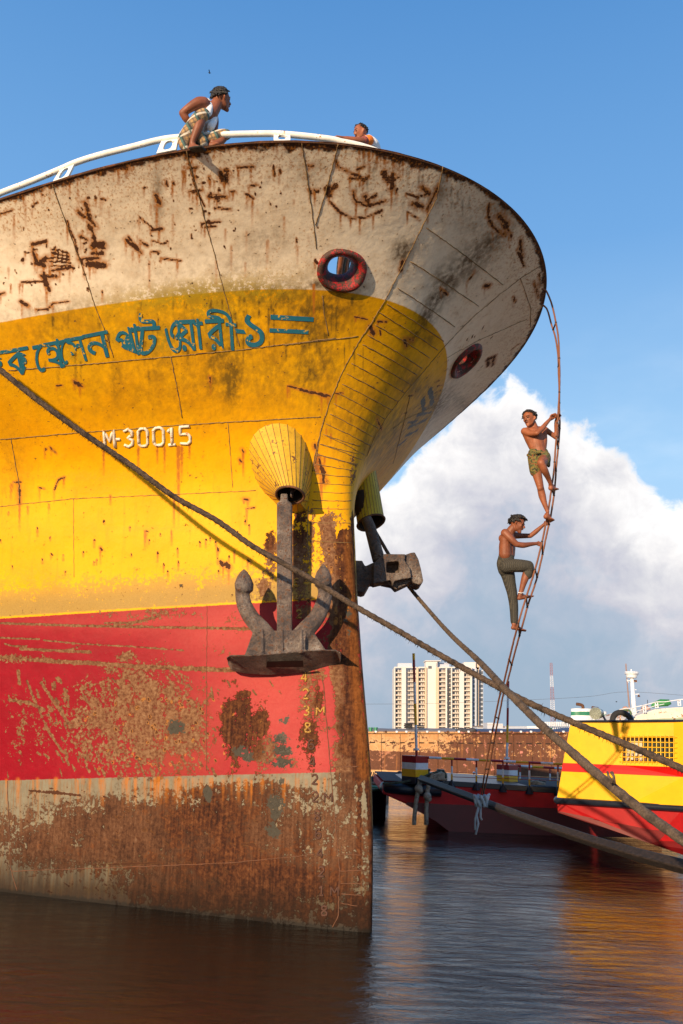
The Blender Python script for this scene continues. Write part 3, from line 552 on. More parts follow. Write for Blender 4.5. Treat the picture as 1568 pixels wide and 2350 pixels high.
m_weldy = worn('painted weld bead', (.22, .13, .045), .5, .8, 14, rustcol=(.07, .03, .015))
m_red = worn('chipped red lip', (.40, .006, .009), .78, .6, 13, rustcol=(.05, .02, .012), dark=1.6, bump=.9)
m_deck = worn('ship deck', (.22, .09, .05), .3, .8, 2)

ship = thing('cargo_ship', 'big rusty cargo ship bow in white, yellow and red bands with anchors at its stem', 'ship', (SX, SY, 0))
# fairlead holes
holes = []
for (x, y) in ((785, 621), (1069.5, 828)):
    p, n = onhull(x, y); n = n.normalized()
    eh = n.cross(Vector((0, 0, 1))).normalized(); ev = eh.cross(n).normalized() if False else n.cross(eh).normalized()
    if ev.z < 0: ev = -ev
    holes.append((p, n, eh, ev))
HRX, HRZ = .285, .245
keep = np.ones(len(HF), bool)
fc = HV[HF].mean(1)
for p, n, eh, ev in holes:
    d = fc-np.array(p); a = d@np.array(eh)/HRX; c = d@np.array(ev)/HRZ; h = d@np.array(n)
    keep &= ~((a*a+c*c < .80) & (np.abs(h) < .5))
HFk = HF[keep]
me = bpy.data.meshes.new('hull'); org = np.array([SX, SY, 0])
me.vertices.add(len(HV)); me.vertices.foreach_set('co', (HV-org).astype(np.float32).ravel())
me.loops.add(HFk.size); me.loops.foreach_set('vertex_index', HFk.ravel().astype(np.int32))
me.polygons.add(len(HFk)); me.polygons.foreach_set('loop_start', np.arange(0, HFk.size, 4, dtype=np.int32)); me.polygons.foreach_set('loop_total', np.full(len(HFk), 4, np.int32))
me.polygons.foreach_set('use_smooth', np.ones(len(HFk), bool))
me.update(calc_edges=True); me.validate()
zz = HV[:, 2].reshape(NV, NU)
Dg = np.abs(UD)[None, :]*np.ones_like(zz)
attrs = dict(masks)
attrs['hWY'] = (zz-sheer(ZW, Dg)); attrs['hRY'] = zz-(ZRY-TRIM*Dg); attrs['hRL'] = zz-(ZRL-TRIM*Dg); attrs['hTop'] = sheer(ZD, Dg)-zz
for k, a in attrs.items():
    at_ = me.attributes.new(k, 'FLOAT', 'POINT'); at_.data.foreach_set('value', np.asarray(a, np.float32).ravel())
me.materials.append(m_hull)
hull = bpy.data.objects.new('hull', me); COL.objects.link(hull); hull.parent = ship

# bulwark rim, welded on top
def deckline(side_, D0, D1, n, dz=0.0, inset=0.0, z0=ZD):
    D_ = D0+(D1-D0)*np.linspace(0, 1, n)**1.8; return [Vector(p) for p in hullpt(D_, sheer(z0, D_)+dz, side_*np.ones_like(D_), inset)]
rimpts = deckline(-1, 0, 11, 90, 0, .02)[::-1]+deckline(1, 0, 11, 90, 0, .02)[1:]
mb = MB(); mb.tube(rimpts, .015, 8, jit=.2); mb.build('rim', m_rim, ship, smooth=True)
# deck inside the bulwark
nd = 60; Dn = 11*np.linspace(0, 1, nd)**1.8; zk = sheer(ZD-1.55, Dn)
aP = hullpt(Dn, zk, np.ones(nd), .01); bP = hullpt(Dn, zk, -np.ones(nd), .01)
mb = MB(); mb.addv(list(map(tuple, aP))+list(map(tuple, bP)), [(i, i+1, nd+i+1, nd+i) for i in range(nd-1)]); mb.build('deck', m_deck, ship)
tr = [hullpt(np.array([11.0]), np.array([z]), np.array([s]))[0] for s, z in [(1, -.7), (1, 1), (1, 3), (1, float(sheer(ZD, np.array(11.0)))), (-1, float(sheer(ZD, np.array(11.0)))), (-1, 3), (-1, 1), (-1, -.7)]]
mb = MB(); mb.addv([tuple(p) for p in tr], [tuple(range(8))]); mb.build('transom', m_rim, ship)
# fairlead lips
for i, (p, n, eh, ev) in enumerate(holes):
    eh = eh*(1, 1.25)[i]; ev = ev*(1, 1.15)[i]
    prof = [(1.08, -.02), (1.08, .02), (1.02, .045), (.93, .055), (.82, .04), (.70, -.005), (.60, -.06), (.53, -.13), (.52, -.2), (.56, -.26)]
    seg = 48; vs = []; fs = []
    for (rho, h) in prof:
        for k in range(seg):
            th = 2*PI*k/seg; ex = .86
            cx = math.copysign(abs(math.cos(th))**ex, math.cos(th)); cy = math.copysign(abs(math.sin(th))**ex, math.sin(th))
            vs.append(p+eh*(cx*HRX*rho)+ev*(cy*HRZ*rho)+n*h)
    for a in range(len(prof)-1):
        for k in range(seg): fs.append((a*seg+k, a*seg+(k+1) % seg, (a+1)*seg+(k+1) % seg, (a+1)*seg+k))
    mb = MB(); mb.addv(vs, fs); mb.build('fairlead', m_red, ship, smooth=True)

# weld beads
seams = []
def S_(conv, pts, r=.0065, jig=1.0): seams.append((conv, pts, r, jig))
for a, b_ in [((747, 578), (1163, 888)), ((665, 755), (1037, 1000)), ((600, 897), (912, 1108)), ((543, 980), (853, 1182)), ((497, 1020), (820, 1228)), ((482, 1087), (782, 1270)), ((440, 1140), (742, 1325)), ((415, 1190), (715, 1358)), ((388, 1240), (680, 1408)), ((358, 1290), (645, 1450)), ((333, 1345), (612, 1497)), ((308, 1397), (583, 1542)), ((290, 1447), (546, 1588)), ((265, 1500), (512, 1637)), ((245, 1553), (487, 1685)), ((222, 1605), (470, 1727)), ((212, 1662), (440, 1775)), ((195, 1712), (425, 1800)), ((187, 1767), (402, 1829))]:
    S_(C2, [a, ((a[0]+b_[0])/2, (a[1]+b_[1])/2-4), b_], .0055)
for a, b_ in [((770, 128), (1062, 222)), ((750, 200), (1055, 275)), ((718, 275), (1046, 350)), ((720, 345), (1035, 395)), ((715, 412), (1025, 440)), ((712, 480), (1010, 495)), ((700, 545), (1006, 553)), ((695, 605), (1000, 610)), ((700, 665), (998, 668)), ((690, 765), (995, 770)), ((670, 897), (995, 915))]: S_(C4, [a, ((a[0]+b_[0])/2, (a[1]+b_[1])/2+3), b_], .0055)
for a, b_ in [((430, 992), (655, 988)), ((495, 1640), (682, 1646)), ((490, 1765), (690, 1760)), ((500, 1855), (684, 1860)), ((505, 1935), (684, 1948)), ((505, 2003), (650, 2030))]: S_(C6, [a, b_], .0055)
S_(C1, [(240, 540), (275, 640), (330, 790), (390, 950), (440, 1110), (490, 1230), (527, 1350)])
S_(C1, [(855, 385), (880, 480), (915, 600), (950, 740), (985, 860), (1020, 1000), (1060, 1140), (1105, 1300)])
S_(C1, [(1385, 350), (1405, 470), (1440, 720), (1455, 850)]); S_(C1, [(1553, 356), (1500, 560), (1445, 740)])
S_(C1, [(1480, 1050), (1490, 1140), (1510, 1250)])
S_(C2, [(835, 262), (800, 430), (745, 540), (640, 750), (530, 965), (460, 1080), (400, 1170), (310, 1330), (240, 1500), (195, 1650), (165, 1829)], .0065)
S_(C4, [(785, 0), (735, 180), (705, 310), (692, 420)], .0065); S_(C4, [(665, 650), (655, 900), (690, 1140)], .0065)
S_(C2, [(1358, 770), (1240, 845), (1130, 930), (1000, 1040), (870, 1170), (760, 1300), (640, 1440), (540, 1570), (480, 1670), (430, 1790)], .006)
S_(C1, [(40, 1395), (530, 1355), (1105, 1300), (1510, 1250), (1555, 1242)]); S_(C2, [(0, 1195), (410, 1147)])
S_(C3, [(0, 700), (320, 672), (800, 636), (1150, 615), (1450, 598)]); S_(C3, [(0, 1000), (330, 965), (800, 945), (1160, 928)], .005)
S_(C3, [(765, 325), (800, 500), (820, 615)]); S_(C3, [(1022, 625), (1045, 930)], .005); S_(C3, [(330, 968), (332, 1330)], .004); S_(C3, [(50, 700), (85, 890), (88, 990)])
S_(C5, [(847, 20), (845, 710)], .004); S_(C5, [(30, 740), (45, 1100), (75, 1203)]); S_(C5, [(50, 1110), (600, 1090), (950, 1075), (1300, 1040)], .005)
S_(C5, [(1320, 310), (1355, 720), (1390, 1100), (1385, 1290), (1355, 1350)], .006)
S_(C2, [(1240, 845), (1295, 1000), (1290, 1115)], .005); S_(C2, [(660, 1460), (640, 1560), (570, 1829)], .005); S_(C2, [(860, 1485), (640, 1580), (560, 1640)], .005)
S_(C2, [(855, 1260), (1030, 1165), (1290, 1050)], .005)
mb = MB(); mb2 = MB()
for conv, pts, r, jig in seams:
    k = conv(1, 0)[0]-conv(0, 0)[0]; P = []
    for a, b_ in zip(pts[:-1], pts[1:]):
        n_ = max(2, int(math.hypot(b_[0]-a[0], b_[1]-a[1])*k/7))
        for i in range(n_):
            q, nn = onhull(*conv(a[0]+(b_[0]-a[0])*i/n_+rnd.uniform(-.7, .7)/k*jig, a[1]+(b_[1]-a[1])*i/n_+rnd.uniform(-.7, .7)/k*jig), .001)
            if q is not None: P.append(q)
    if len(P) > 2: (mb2 if conv in (C5, C6) else mb).tube(P, [r*rnd.uniform(.6, 1.25) for _ in P], 6)
mb.build('weld_seams', m_weldy, ship, smooth=True); mb2.build('weld_seams', worn('rusty weld bead', (.13, .055, .028), .5, .9, 14), ship, smooth=True)
#SHIP2#
# ------------------------------------------------------------ railing on the bulwark
def conv_pts(c, pts): return [c(*p) for p in pts]
def proj(P):
    q = Vector(P)-CAM; d = q.dot(cF); return 784+FOC*q.dot(cR)/d, 1175-FOC*q.dot(cU)/d
rimp = [(proj(p), p) for p in deckline(1, 0, 9, 200)]
def over_rim(x, y, back=.14):
    """point above the bulwark, set back from its edge"""
    k = min(rimp, key=lambda q: abs(q[0][0]-x)+abs(q[0][1]-y)*.3)[1]
    return at(x, y, k.y+back)
railpx = [(-60, 478), (-30, 461)]+conv_pts(C1, [(0, 582), (140, 528), (280, 470), (350, 440), (450, 408), (600, 370), (740, 335), (850, 322), (960, 314), (1060, 311), (1150, 309), (1260, 308), (1330, 312), (1440, 323), (1530, 335)])+[(785, 325.5), (815, 331.5), (845, 340), (880, 353)]
rl_ = spline([over_rim(*p) for p in railpx], 6)
mb = MB(); mb.tube(rl_, .036, 12); mb.build('handrail', m_white, ship, smooth=True)
for (b0, b1, t0, t1) in (((243, 535), (312, 514), (283, 468), (345, 447)), ((720, 402), (810, 384), (745, 340), (820, 326)), ((1257, 345), (1333, 342), (1257, 312), (1333, 312)), ((-120, 690), (-55, 660), (-80, 620), (-20, 592))):
    q = [over_rim(*C1(*p), b) for p, b in ((b0, .05), (b1, .05), (t1, .14), (t0, .14))]
    n = (q[1]-q[0]).cross(q[3]-q[0]).normalized()*.012
    def bl(u, v): return (q[0].lerp(q[1], u)).lerp(q[3].lerp(q[2], u), v)
    mb = MB(); N_ = 20; outer = []; inner = []
    for k in range(N_):
        th = 2*PI*k/N_+PI/4; c_, s_ = math.cos(th), math.sin(th); m__ = max(abs(c_), abs(s_))
        outer.append(bl(.5+.5*c_/m__, .5+.5*s_/m__)); inner.append(bl(.5+.24*math.copysign(abs(c_)**.7, c_), .48+.34*math.copysign(abs(s_)**.7, s_)))
    for s_ in (-1, 1): mb.addv([p+n*s_ for p in outer+inner], [(k, (k+1) % N_, N_+(k+1) % N_, N_+k) for k in range(N_)])
    for L_ in (outer, inner): mb.addv([p-n for p in L_]+[p+n for p in L_], [(k, (k+1) % N_, N_+(k+1) % N_, N_+k) for k in range(N_)])
    mb.build('rail_bracket', m_white, ship)

# ------------------------------------------------------------ raised numerals and letters
DIG = {'0': [[(.1, .15), (.1, .85), (.3, 1), (.7, 1), (.9, .85), (.9, .15), (.7, 0), (.3, 0), (.1, .15)]], '1': [[(.2, .75), (.5, 1), (.5, 0)], [(.2, 0), (.8, 0)]], '2': [[(.1, .8), (.3, 1), (.7, 1), (.9, .8), (.9, .6), (.1, 0), (.95, 0)]], '3': [[(.1, .9), (.5, 1), (.85, .85), (.85, .65), (.45, .52), (.9, .35), (.85, .12), (.5, 0), (.1, .12)]], '4': [[(.75, 0), (.75, 1), (.05, .3), (.98, .3)]], '5': [[(.9, 1), (.15, 1), (.12, .56), (.7, .58), (.9, .42), (.9, .15), (.7, 0), (.1, .05)]], '6': [[(.85, .9), (.5, 1), (.15, .8), (.1, .2), (.35, 0), (.7, 0), (.9, .2), (.85, .45), (.5, .55), (.13, .42)]], '8': [[(.5, .53), (.15, .7), (.2, .95), (.5, 1), (.8, .95), (.85, .7), (.5, .53), (.1, .3), (.15, .06), (.5, 0), (.85, .06), (.9, .3), (.5, .53)]], 'M': [[(.05, 0), (.08, 1), (.5, .35), (.92, 1), (.95, 0)]], '-': [[(.1, .5), (.9, .5)]]}
def numeral(ch, conv, x0, y0, w_, h_, r, mtl, name='numeral', slope=0.0, lift=.003, shear=0.0, flat=.7, parent=None):
    """ch welded on the plating; x0,y0 bottom left, w_,h_ size"""
    mb = MB()
    for path in DIG[ch]:
        P = []
        for a, b_ in zip(path[:-1], path[1:]):
            for i in range(3):
                u = a[0]+(b_[0]-a[0])*i/3; v = a[1]+(b_[1]-a[1])*i/3
                q, n = onhull(*conv(x0+u*w_+shear*(1-v)*h_, y0-v*h_+slope*u*w_), lift)
                if q is not None: P.append(q)
        q, n = onhull(*conv(x0+path[-1][0]*w_+shear*(1-path[-1][1])*h_, y0-path[-1][1]*h_+slope*path[-1][0]*w_), lift); P.append(q)
        mb.tube(P, [r*rnd.uniform(.85, 1.15) for _ in P], 8)
    return mb.build(name, mtl, parent or ship, smooth=True)
m_mrust = worn('rusted numeral', (.075, .032, .02), .35, .9, 14)
m_mgold = worn('old yellow numeral', (.42, .23, .035), .55, .7, 14, rustcol=(.12, .045, .02))
m_mwhite = worn('white numeral paint', (.78, .70, .56), .48, .6, 20, rustcol=(.32, .10, .02))
for M_, ch, xc, yc in [(8, '8', 380, 2060), (10, '1', 360, 1910), (12, '2', 357, 1770), (14, '4', 347, 1632), (16, '6', 335, 1487), (18, '8', 328, 1355), (20, '2', 312, 1215), (22, '2', 308, 1085), (24, '4', 290, 955), (26, '6', 282, 825), (28, '8', 258, 700), (30, '3', 248, 575), (32, '2', 242, 450), (34, '4', 230, 325)]:
    numeral(ch, C6, xc-24, yc+35, 48, 70,   .0125, m_mgold if M_ >= 28 else m_mrust, 'draft_mark', lift=.002)
for xc, yc in ((458, 1915), (410, 1218), (352, 575)): numeral('M', C6, xc-32, yc+34, 62, 66, .0125, m_mrust if yc > 600 else m_mgold, 'draft_mark', lift=.002)
for ch, xc, yc in (('2', 596, 1430), ('4', 590, 1308), ('6', 578, 1200)): numeral(ch, C4, xc-22, yc+28, 44, 56, .0115, m_mgold, 'draft_mark', lift=.002)
for ch, x0, x1, yb in (('M', 462, 512, 738), ('-', 518, 541, 720), ('3', 550, 598, 734), ('0', 615, 665, 731), ('0', 682, 737, 727), ('1', 742, 795, 725), ('5', 800, 856, 722)):
    numeral(ch, C3, x0, yb, x1-x0, 78 if ch != '-' else 40, .020, m_mwhite, 'registration_numeral', slope=-.06, shear=.10 if ch == 'M' else .04, lift=.0)

# ------------------------------------------------------------ painted name, glyph by glyph
m_blue, t, b = mat('blue sign paint'); v = t.obj()
n1 = t.noise(v, 5, 5, .6); n2 = t.noise(v, 30, 5, .65); cb = t.mix(n1, (.008, .10, .16), (.015, .15, .22))
cb = t.mix(t.mul(t.ss(t.noise(t.scale(v, (10, 10, .9)), 2, 4, .6), .5, .75), .5), cb, (.03, .05, .04))
wr = t.ss(t.add(t.mul(n1, .5), t.mul(n2, .5)), .565, .60)
cb = t.mix(wr, cb, (.60, .34, .01)); t.put(b.inputs['Base Color'], cb); b.inputs['Roughness'].default_value = .5
def glyph_tris(s, bold=.03):
    cu = bpy.data.curves.new('g', 'FONT'); cu.body = s; cu.size = 1; cu.offset = bold; cu.resolution_u = 6; cu.fill_mode = 'BOTH'
    o = bpy.data.objects.new('g', cu); COL.objects.link(o); dg = bpy.context.evaluated_depsgraph_get(); dg.update()
    me_ = bpy.data.meshes.new_from_object(o.evaluated_get(dg)); vs = [tuple(v_.co[:2]) for v_ in me_.vertices]; fs = [tuple(p.vertices) for p in me_.polygons]
    bpy.data.objects.remove(o); bpy.data.meshes.remove(me_); return vs, fs
def CT(x, y): return (.46831*x, 688.4+.46831*y)
def paint_glyphs(items, name, conv=CT):
    mb = MB(); W3 = 0
    for (s, x0, x1, yt0, yt1, yb, ext, bold) in items:
        # x0..x1 at headline, yt0/yt1 headline height at each end, yb baseline depth below it, ext shear to the right at the foot
        vs, fs = glyph_tris(s, 0.0)
        if not vs: continue
        bmx = min(v_[0] for v_ in vs); bxx = max(v_[0] for v_ in vs); bmy = min(v_[1] for v_ in vs); bxy = max(v_[1] for v_ in vs)
        bm = bmesh.new(); bv = [bm.verts.new((a, c, 0)) for a, c in vs]
        for f in fs:
            try: bm.faces.new([bv[i] for i in f])
            except ValueError: pass
        for _ in range(2):
            le = [e for e in bm.edges if e.calc_length() > .09]
            if le: bmesh.ops.subdivide_edges(bm, edges=le, cuts=1); bmesh.ops.triangulate(bm, faces=bm.faces[:])
        bm.verts.index_update(); W = []
        for q in bm.verts:
            u = (q.co.x-bmx)/(bxx-bmx); v_ = (bxy-q.co.y)/(bxy-bmy)
            X = x0+(x1-x0)*u+ext*v_; Y = yt0+(yt1-yt0)*u+yb*v_; W.append((X, Y))
        for k, (dx, dy) in enumerate(((0, 0), (-5, 1), (5, -1), (0, 5), (-3, -4), (4, 4))):
            q_ = [onhull(*conv(X+dx*.36*bold/.03, Y+dy*.36*bold/.03), .006+.0004*k)[0] or Vector((0, 0, -5)) for X, Y in W]
            mb.addv(q_, [tuple(x.index for x in f.verts) for f in bm.faces])
        bm.free()
    return mb.build(name, m_blue, ship)
KA, HA, E_, AA, SA, NA, PA, TTA, O_, YA, RA, II, ONE = '\u0995', '\u09b9', '\u09c7', '\u09be', '\u09b8', '\u09a8', '\u09aa', '\u099f', '\u0993', '\u09df', '\u09b0', '\u09c0', '\u09e7'
paint_glyphs([(KA, -110, 22, 268, 246, 118, 18, .03), (KA, 22, 135, 246, 226, 128, 25, .03)], 'ship_name_lettering')
paint_glyphs([(E_, 160, 206, 226, 216, 132, 18, .03), (HA, 206, 282, 214, 200, 128, 40, .03), (AA, 262, 300, 190, 190, 140, 22, .03),
 (E_, 288, 322, 200, 192, 120, 12, .02), (SA, 318, 405, 190, 176, 118, 36, .03), (NA, 405, 525, 172, 148, 125, 30, .03)], 'ship_name_lettering')
paint_glyphs([(PA, 556, 650, 150, 128, 130, 34, .03), (AA, 640, 680, 120, 114, 150, 20, .03), (TTA, 680, 790, 66, 60, 205, -20, .03),
 (O_, 806, 880, 112, 104, 150, 12, .03), (YA, 858, 955, 100, 96, 150, 20, .03), (AA, 948, 990, 92, 92, 148, 16, .03),
 (RA, 1005, 1095, 96, 92, 150, 16, .03), (II, 1012, 1152, 40, 52, 196, 14, .02)], 'ship_name_lettering')
paint_glyphs([(ONE, 1200, 1290, 72, 66, 160, 6, .035)], 'ship_name_lettering')
def painted_bar(pts, name='painted_stripe'):
    """flat painted quad on the plating, corners in crop units"""
    mb = MB(); n = 10; vs = []
    for i in range(n+1):
        for j in (0, 1):
            a = pts[0] if j == 0 else pts[3]; c_ = pts[1] if j == 0 else pts[2]
            vs.append(onhull(*CT(a[0]+(c_[0]-a[0])*i/n, a[1]+(c_[1]-a[1])*i/n), .006)[0])
    mb.addv(vs, [(2*i, 2*i+2, 2*i+3, 2*i+1) for i in range(n)]); return mb.build(name, m_blue, ship)
painted_bar([(1326, 71), (1538, 84), (1536, 106), (1326, 95)]); painted_bar([(1322, 138), (1512, 147), (1510, 167), (1321, 158)]); painted_bar([(1152, 140), (1196, 146), (1206, 166), (1160, 162)])

# ------------------------------------------------------------ hawse cones
m_cone = worn('yellow hawse cone', (.58, .33, .012), .36, .65, 5, rustcol=(.12, .045, .015), dark=1.3)
m_cone2 = worn('dirty olive yellow hawse cone', (.50, .36, .02), .3, .6, 3, rustcol=(.07, .05, .02), dark=1.2)
m_hole = worn('dark hawse pipe', (.03, .016, .010), .2, .9, 6)
def hawse(base, centre, rx, tilt, mtl, axis, conv=C4):
    """loft from an outline on the plating to a ring; centre is the ring centre, axis its outward direction"""
    N_ = len(base); ax = Vector(axis).normalized(); e1 = ax.cross(Vector((0, 1, 0))).normalized(); e2 = ax.cross(e1).normalized()
    ring = []; B = [Vector(b_) for b_ in base]
    for p in B:                                  # matching ring point: same direction round the axis
        d = p-centre; d -= ax*d.dot(ax); d.normalize(); ring.append(centre+d*rx)
    return B, ring
basepx = [(450, 38), (510, 48), (565, 78), (612, 125), (645, 180), (672, 250), (688, 320), (694, 400), (690, 470), (680, 540), (668, 610), (645, 680), (590, 700), (530, 690), (470, 670), (425, 632), (388, 592), (340, 548), (303, 500), (272, 440), (248, 370), (234, 300), (228, 235), (236, 175), (262, 125), (300, 85), (345, 58), (398, 42)]
hp = onhull(*C4(535, 560))[0]; ctr = toward(*C4(533, 562), (hp-CAM).dot(cF)-.40)
axis = Vector((-.05, -.36, -.93)).normalized(); R1 = .172
base = [onhull(*C4(*p), -.02)[0] for p in basepx]
e1 = axis.cross(Vector((0, 1, 0))).normalized()
if e1.x < 0: e1 = -e1
e2 = e1.cross(axis).normalized()
if e2.z < 0: e2 = -e2
N_ = len(base); mb = MB(); ringp = []
for k in range(N_):
    # angle of the base point about the middle of the outline
    x, y = basepx[k]; th = math.atan2(-(y-380)/330, (x-460)/232); ringp.append(ctr+e1*math.cos(th)*R1+e2*math.sin(th)*R1)
cone = MB(); cone.addv(base+ringp, [(k, (k+1) % N_, N_+(k+1) % N_, N_+k) for k in range(N_)])
lip = [ctr+(p-ctr)*1.04+axis*.012 for p in ringp]; inn = [ctr+(p-ctr)*.86+axis*.004 for p in ringp]; deep = [ctr+(p-ctr)*.8-axis*.5+Vector((0, .18, 0)) for p in ringp]
c_near = cone.build('hawse_cone', m_cone, ship)
mb = MB()
for k in range(0, N_): mb.tube([base[k]+Vector((0, -.004, 0)), ringp[k]+(ringp[k]-ctr)*.01], .0038, 5)
mb.build('weld_seams', m_weldy, c_near, smooth=True)
mb = MB(); mb.tube(lip, .016, 8, closed=True, jit=.15); mb.build('hawse_lip', m_rim, c_near, smooth=True)
mb = MB(); mb.addv(inn+deep, [(k, (k+1) % N_, N_+(k+1) % N_, N_+k) for k in range(N_)]+[tuple(range(N_, 2*N_))]); mb.build('hawse_pipe', m_hole, c_near)
# far side
hb = [onhull(*C4(*p))[0] for p in ((1040, 425), (1085, 385), (1130, 338))]
fY = 12.3
fc_ = at(*C4(1118, 768), fY); fax = Vector((.30, -.30, -.90)).normalized(); f1 = fax.cross(Vector((0, 1, 0))).normalized()
if f1.x < 0: f1 = -f1
f2 = f1.cross(fax).normalized(); R2_ = .205
top_c = at(*C4(1050, 330), 12.9)
N2 = 26; r1 = []; r0 = []
for k in range(N2):
    th = 2*PI*k/N2; r1.append(fc_+f1*math.cos(th)*R2_+f2*math.sin(th)*R2_); r0.append(top_c+f1*math.cos(th)*.20+f2*math.sin(th)*.34)
mb = MB(); mb.addv(r0+r1, [(k, (k+1) % N2, N2+(k+1) % N2, N2+k) for k in range(N2)]); c_far = mb.build('hawse_cone', m_cone2, ship)
mb = MB()
for k in range(N2): mb.tube([r0[k], r1[k]], .0038, 5)
mb.build('weld_seams', m_weldy, c_far)
mb = MB(); mb.tube([fc_+(p-fc_)*1.03 for p in r1], .016, 8, closed=True, jit=.15); mb.build('hawse_lip', m_rim, c_far, smooth=True)
mb = MB(); mb.addv([fc_+(p-fc_)*.88 for p in r1]+[fc_+(p-fc_)*.8-fax*.5 for p in r1], [(k, (k+1) % N2, N2+(k+1) % N2, N2+k) for k in range(N2)]+[tuple(range(N2, 2*N2))]); mb.build('hawse_pipe', m_hole, c_far)

# ------------------------------------------------------------ anchors
m_anch, t, b = mat('old anchor iron'); v = t.obj()
n1 = t.noise(v, 4, 5, .6); n2 = t.noise(v, 26, 6, .7); n3 = t.noise(v, 90, 4, .7)
c = t.ramp(t.add(t.mul(n1, .5), t.mul(n2, .5)), [(.3, (.03, .023, .023)), (.43, (.085, .066, .062)), (.50, (.15, .11, .092)), (.57, (.24, .195, .165)), (.68, (.50, .45, .40))])
c = t.mix(t.ss(n2, .54, .62), c, t.mix(n3, (.09, .035, .018), (.22, .085, .035))); t.put(b.inputs['Base Color'], c); b.inputs['Roughness'].default_value = .72; b.inputs['Metallic'].default_value = .25
t.put(b.inputs['Normal'], t.bump(t.add(n2, t.mul(n3, .4)), 1.0, .035))
def solid(mb_, name, parent, mtl=m_anch, vox=.012, it=3, fac=.5):
    """fuse overlapping closed pieces into one cast body"""
    o = mb_.build(name, mtl, parent); md = o.modifiers.new('r', 'REMESH'); md.mode = 'VOXEL'; md.voxel_size = vox; md.use_smooth_shade = True
    sm = o.modifiers.new('s', 'SMOOTH'); sm.factor = fac; sm.iterations = it
    dg = bpy.context.evaluated_depsgraph_get(); dg.update(); m2 = bpy.data.meshes.new_from_object(o.evaluated_get(dg)); o.modifiers.clear()
    old = o.data; o.data = m2; bpy.data.meshes.remove(old); m2.name = name
    m2.polygons.foreach_set('use_smooth', [True]*len(m2.polygons))
    if not m2.materials: m2.materials.append(mtl)
    return o
aY = hp.y-.40
def A4(x, y, dy=0): return at(*C4(x, y), aY+dy)
anchor = thing('anchor', 'big iron stockless anchor hanging flukes up against the yellow and red bow plating', 'anchor', A4(490, 1700))
px = .317*aY/FOC                                 # metres per crop unit
mb = MB()
def cbox(mb_, x0, y0, x1, y1, dy0, dy1):
    mb_.addv([A4(x0, y1, dy0), A4(x1, y1, dy0), A4(x1, y1, dy1), A4(x0, y1, dy1), A4(x0, y0, dy0), A4(x1, y0, dy0), A4(x1, y0, dy1), A4(x0, y0, dy1)], [(3, 2, 1, 0), (4, 5, 6, 7), (0, 1, 5, 4), (1, 2, 6, 5), (2, 3, 7, 6), (3, 0, 4, 7)])
sh = [(436, 625), (436, 1600), (546, 1600), (545, 625), (515, 605), (514, 555), (464, 555), (462, 605)]
mb.prism([A4(x, y, -.06) for x, y in sh], (0, .15, 0)); shank = mb.build('shank', m_anch, anchor, bevel=.018, seg=3)
mb = MB()
mb.prism([A4(x, y, -.12) for x, y in [(330, 1715), (345, 1545), (430, 1548), (600, 1545), (650, 1560), (640, 1700)]], (0, .3, 0))
for x in (330, 470, 612): mb.prism([A4(x-12, 1715, -.15), A4(x-8, 1540, -.14), A4(x+10, 1540, -.14), A4(x+14, 1710, -.15)], (0, .1, 0))
mb.prism([A4(*p, -.05) for p in [(200, 1735), (262, 1560), (330, 1540), (350, 1730)]], (0, .14, 0)); mb.prism([A4(*p, -.05) for p in [(640, 1700), (640, 1540), (700, 1555), (795, 1695)]], (0, .14, 0))
for pts, rs in (([(370, 1600), (330, 1545), (255, 1460), (205, 1370), (188, 1290), (192, 1230)], [58, 54, 49, 46, 43, 46]), ([(600, 1600), (650, 1540), (720, 1460), (765, 1370), (785, 1280), (780, 1210)], [58, 54, 49, 46, 43, 46])):
    P = spline([A4(x, y, -.02) for x, y in pts], 5); R_ = np.interp(np.linspace(0, 1, len(P)), np.linspace(0, 1, len(rs)), [r*px for r in rs])
    mb.tube(P, R_, 10, flat=(1.0, 1.25))
    mb.tube([p+Vector((0, -.055, 0)) for p in P], R_*.32, 6)
for cx, cy, dx in ((200, 1105, -1), (770, 1068, 1)):
    P = [A4(cx-dx*(-8), cy+175, -.03), A4(cx, cy+150, -.04), A4(cx, cy+105, -.05), A4(cx, cy+55, -.05), A4(cx, cy+20, -.04), A4(cx, cy-2, -.03)]
    mb.tube(P, [44*px, 76*px, 80*px, 58*px, 30*px, 4*px], 14, flat=(1.0, .72)); mb.tube([A4(cx, cy+150, -.10), A4(cx, cy+60, -.095), A4(cx, cy+15, -.07)], [14*px, 22*px, 6*px], 8)
pl = [(72, 1748), (100, 1728), (210, 1728), (380, 1718), (640, 1692), (860, 1688), (900, 1712), (903, 1745)]
up_ = [A4(x, y, -.17) for x, y in pl]; pl2 = [(80, 1790), (108, 1836), (200, 1858), (380, 1870), (640, 1856), (850, 1815), (890, 1795), (899, 1775)]; lo_ = [A4(x, y, .33) for x, y in pl2]
n_ = len(pl); bk = [A4(x, y-4, .30) for x, y in pl]; bkl = [p+Vector((0, .12, 0)) for p in lo_]
V_ = up_+lo_+bk+bkl; F_ = []
for i in range(n_-1): F_ += [(i, i+1, n_+i+1, n_+i), (2*n_+i, 3*n_+i, 3*n_+i+1, 2*n_+i+1), (i, 2*n_+i, 2*n_+i+1, i+1), (n_+i, n_+i+1, 3*n_+i+1, 3*n_+i)]
F_ += [(0, n_, 3*n_, 2*n_), (n_-1, 3*n_-1, 4*n_-1, 2*n_-1)]
mb.addv(V_, F_); solid(mb, 'crown', anchor, vox=.010)
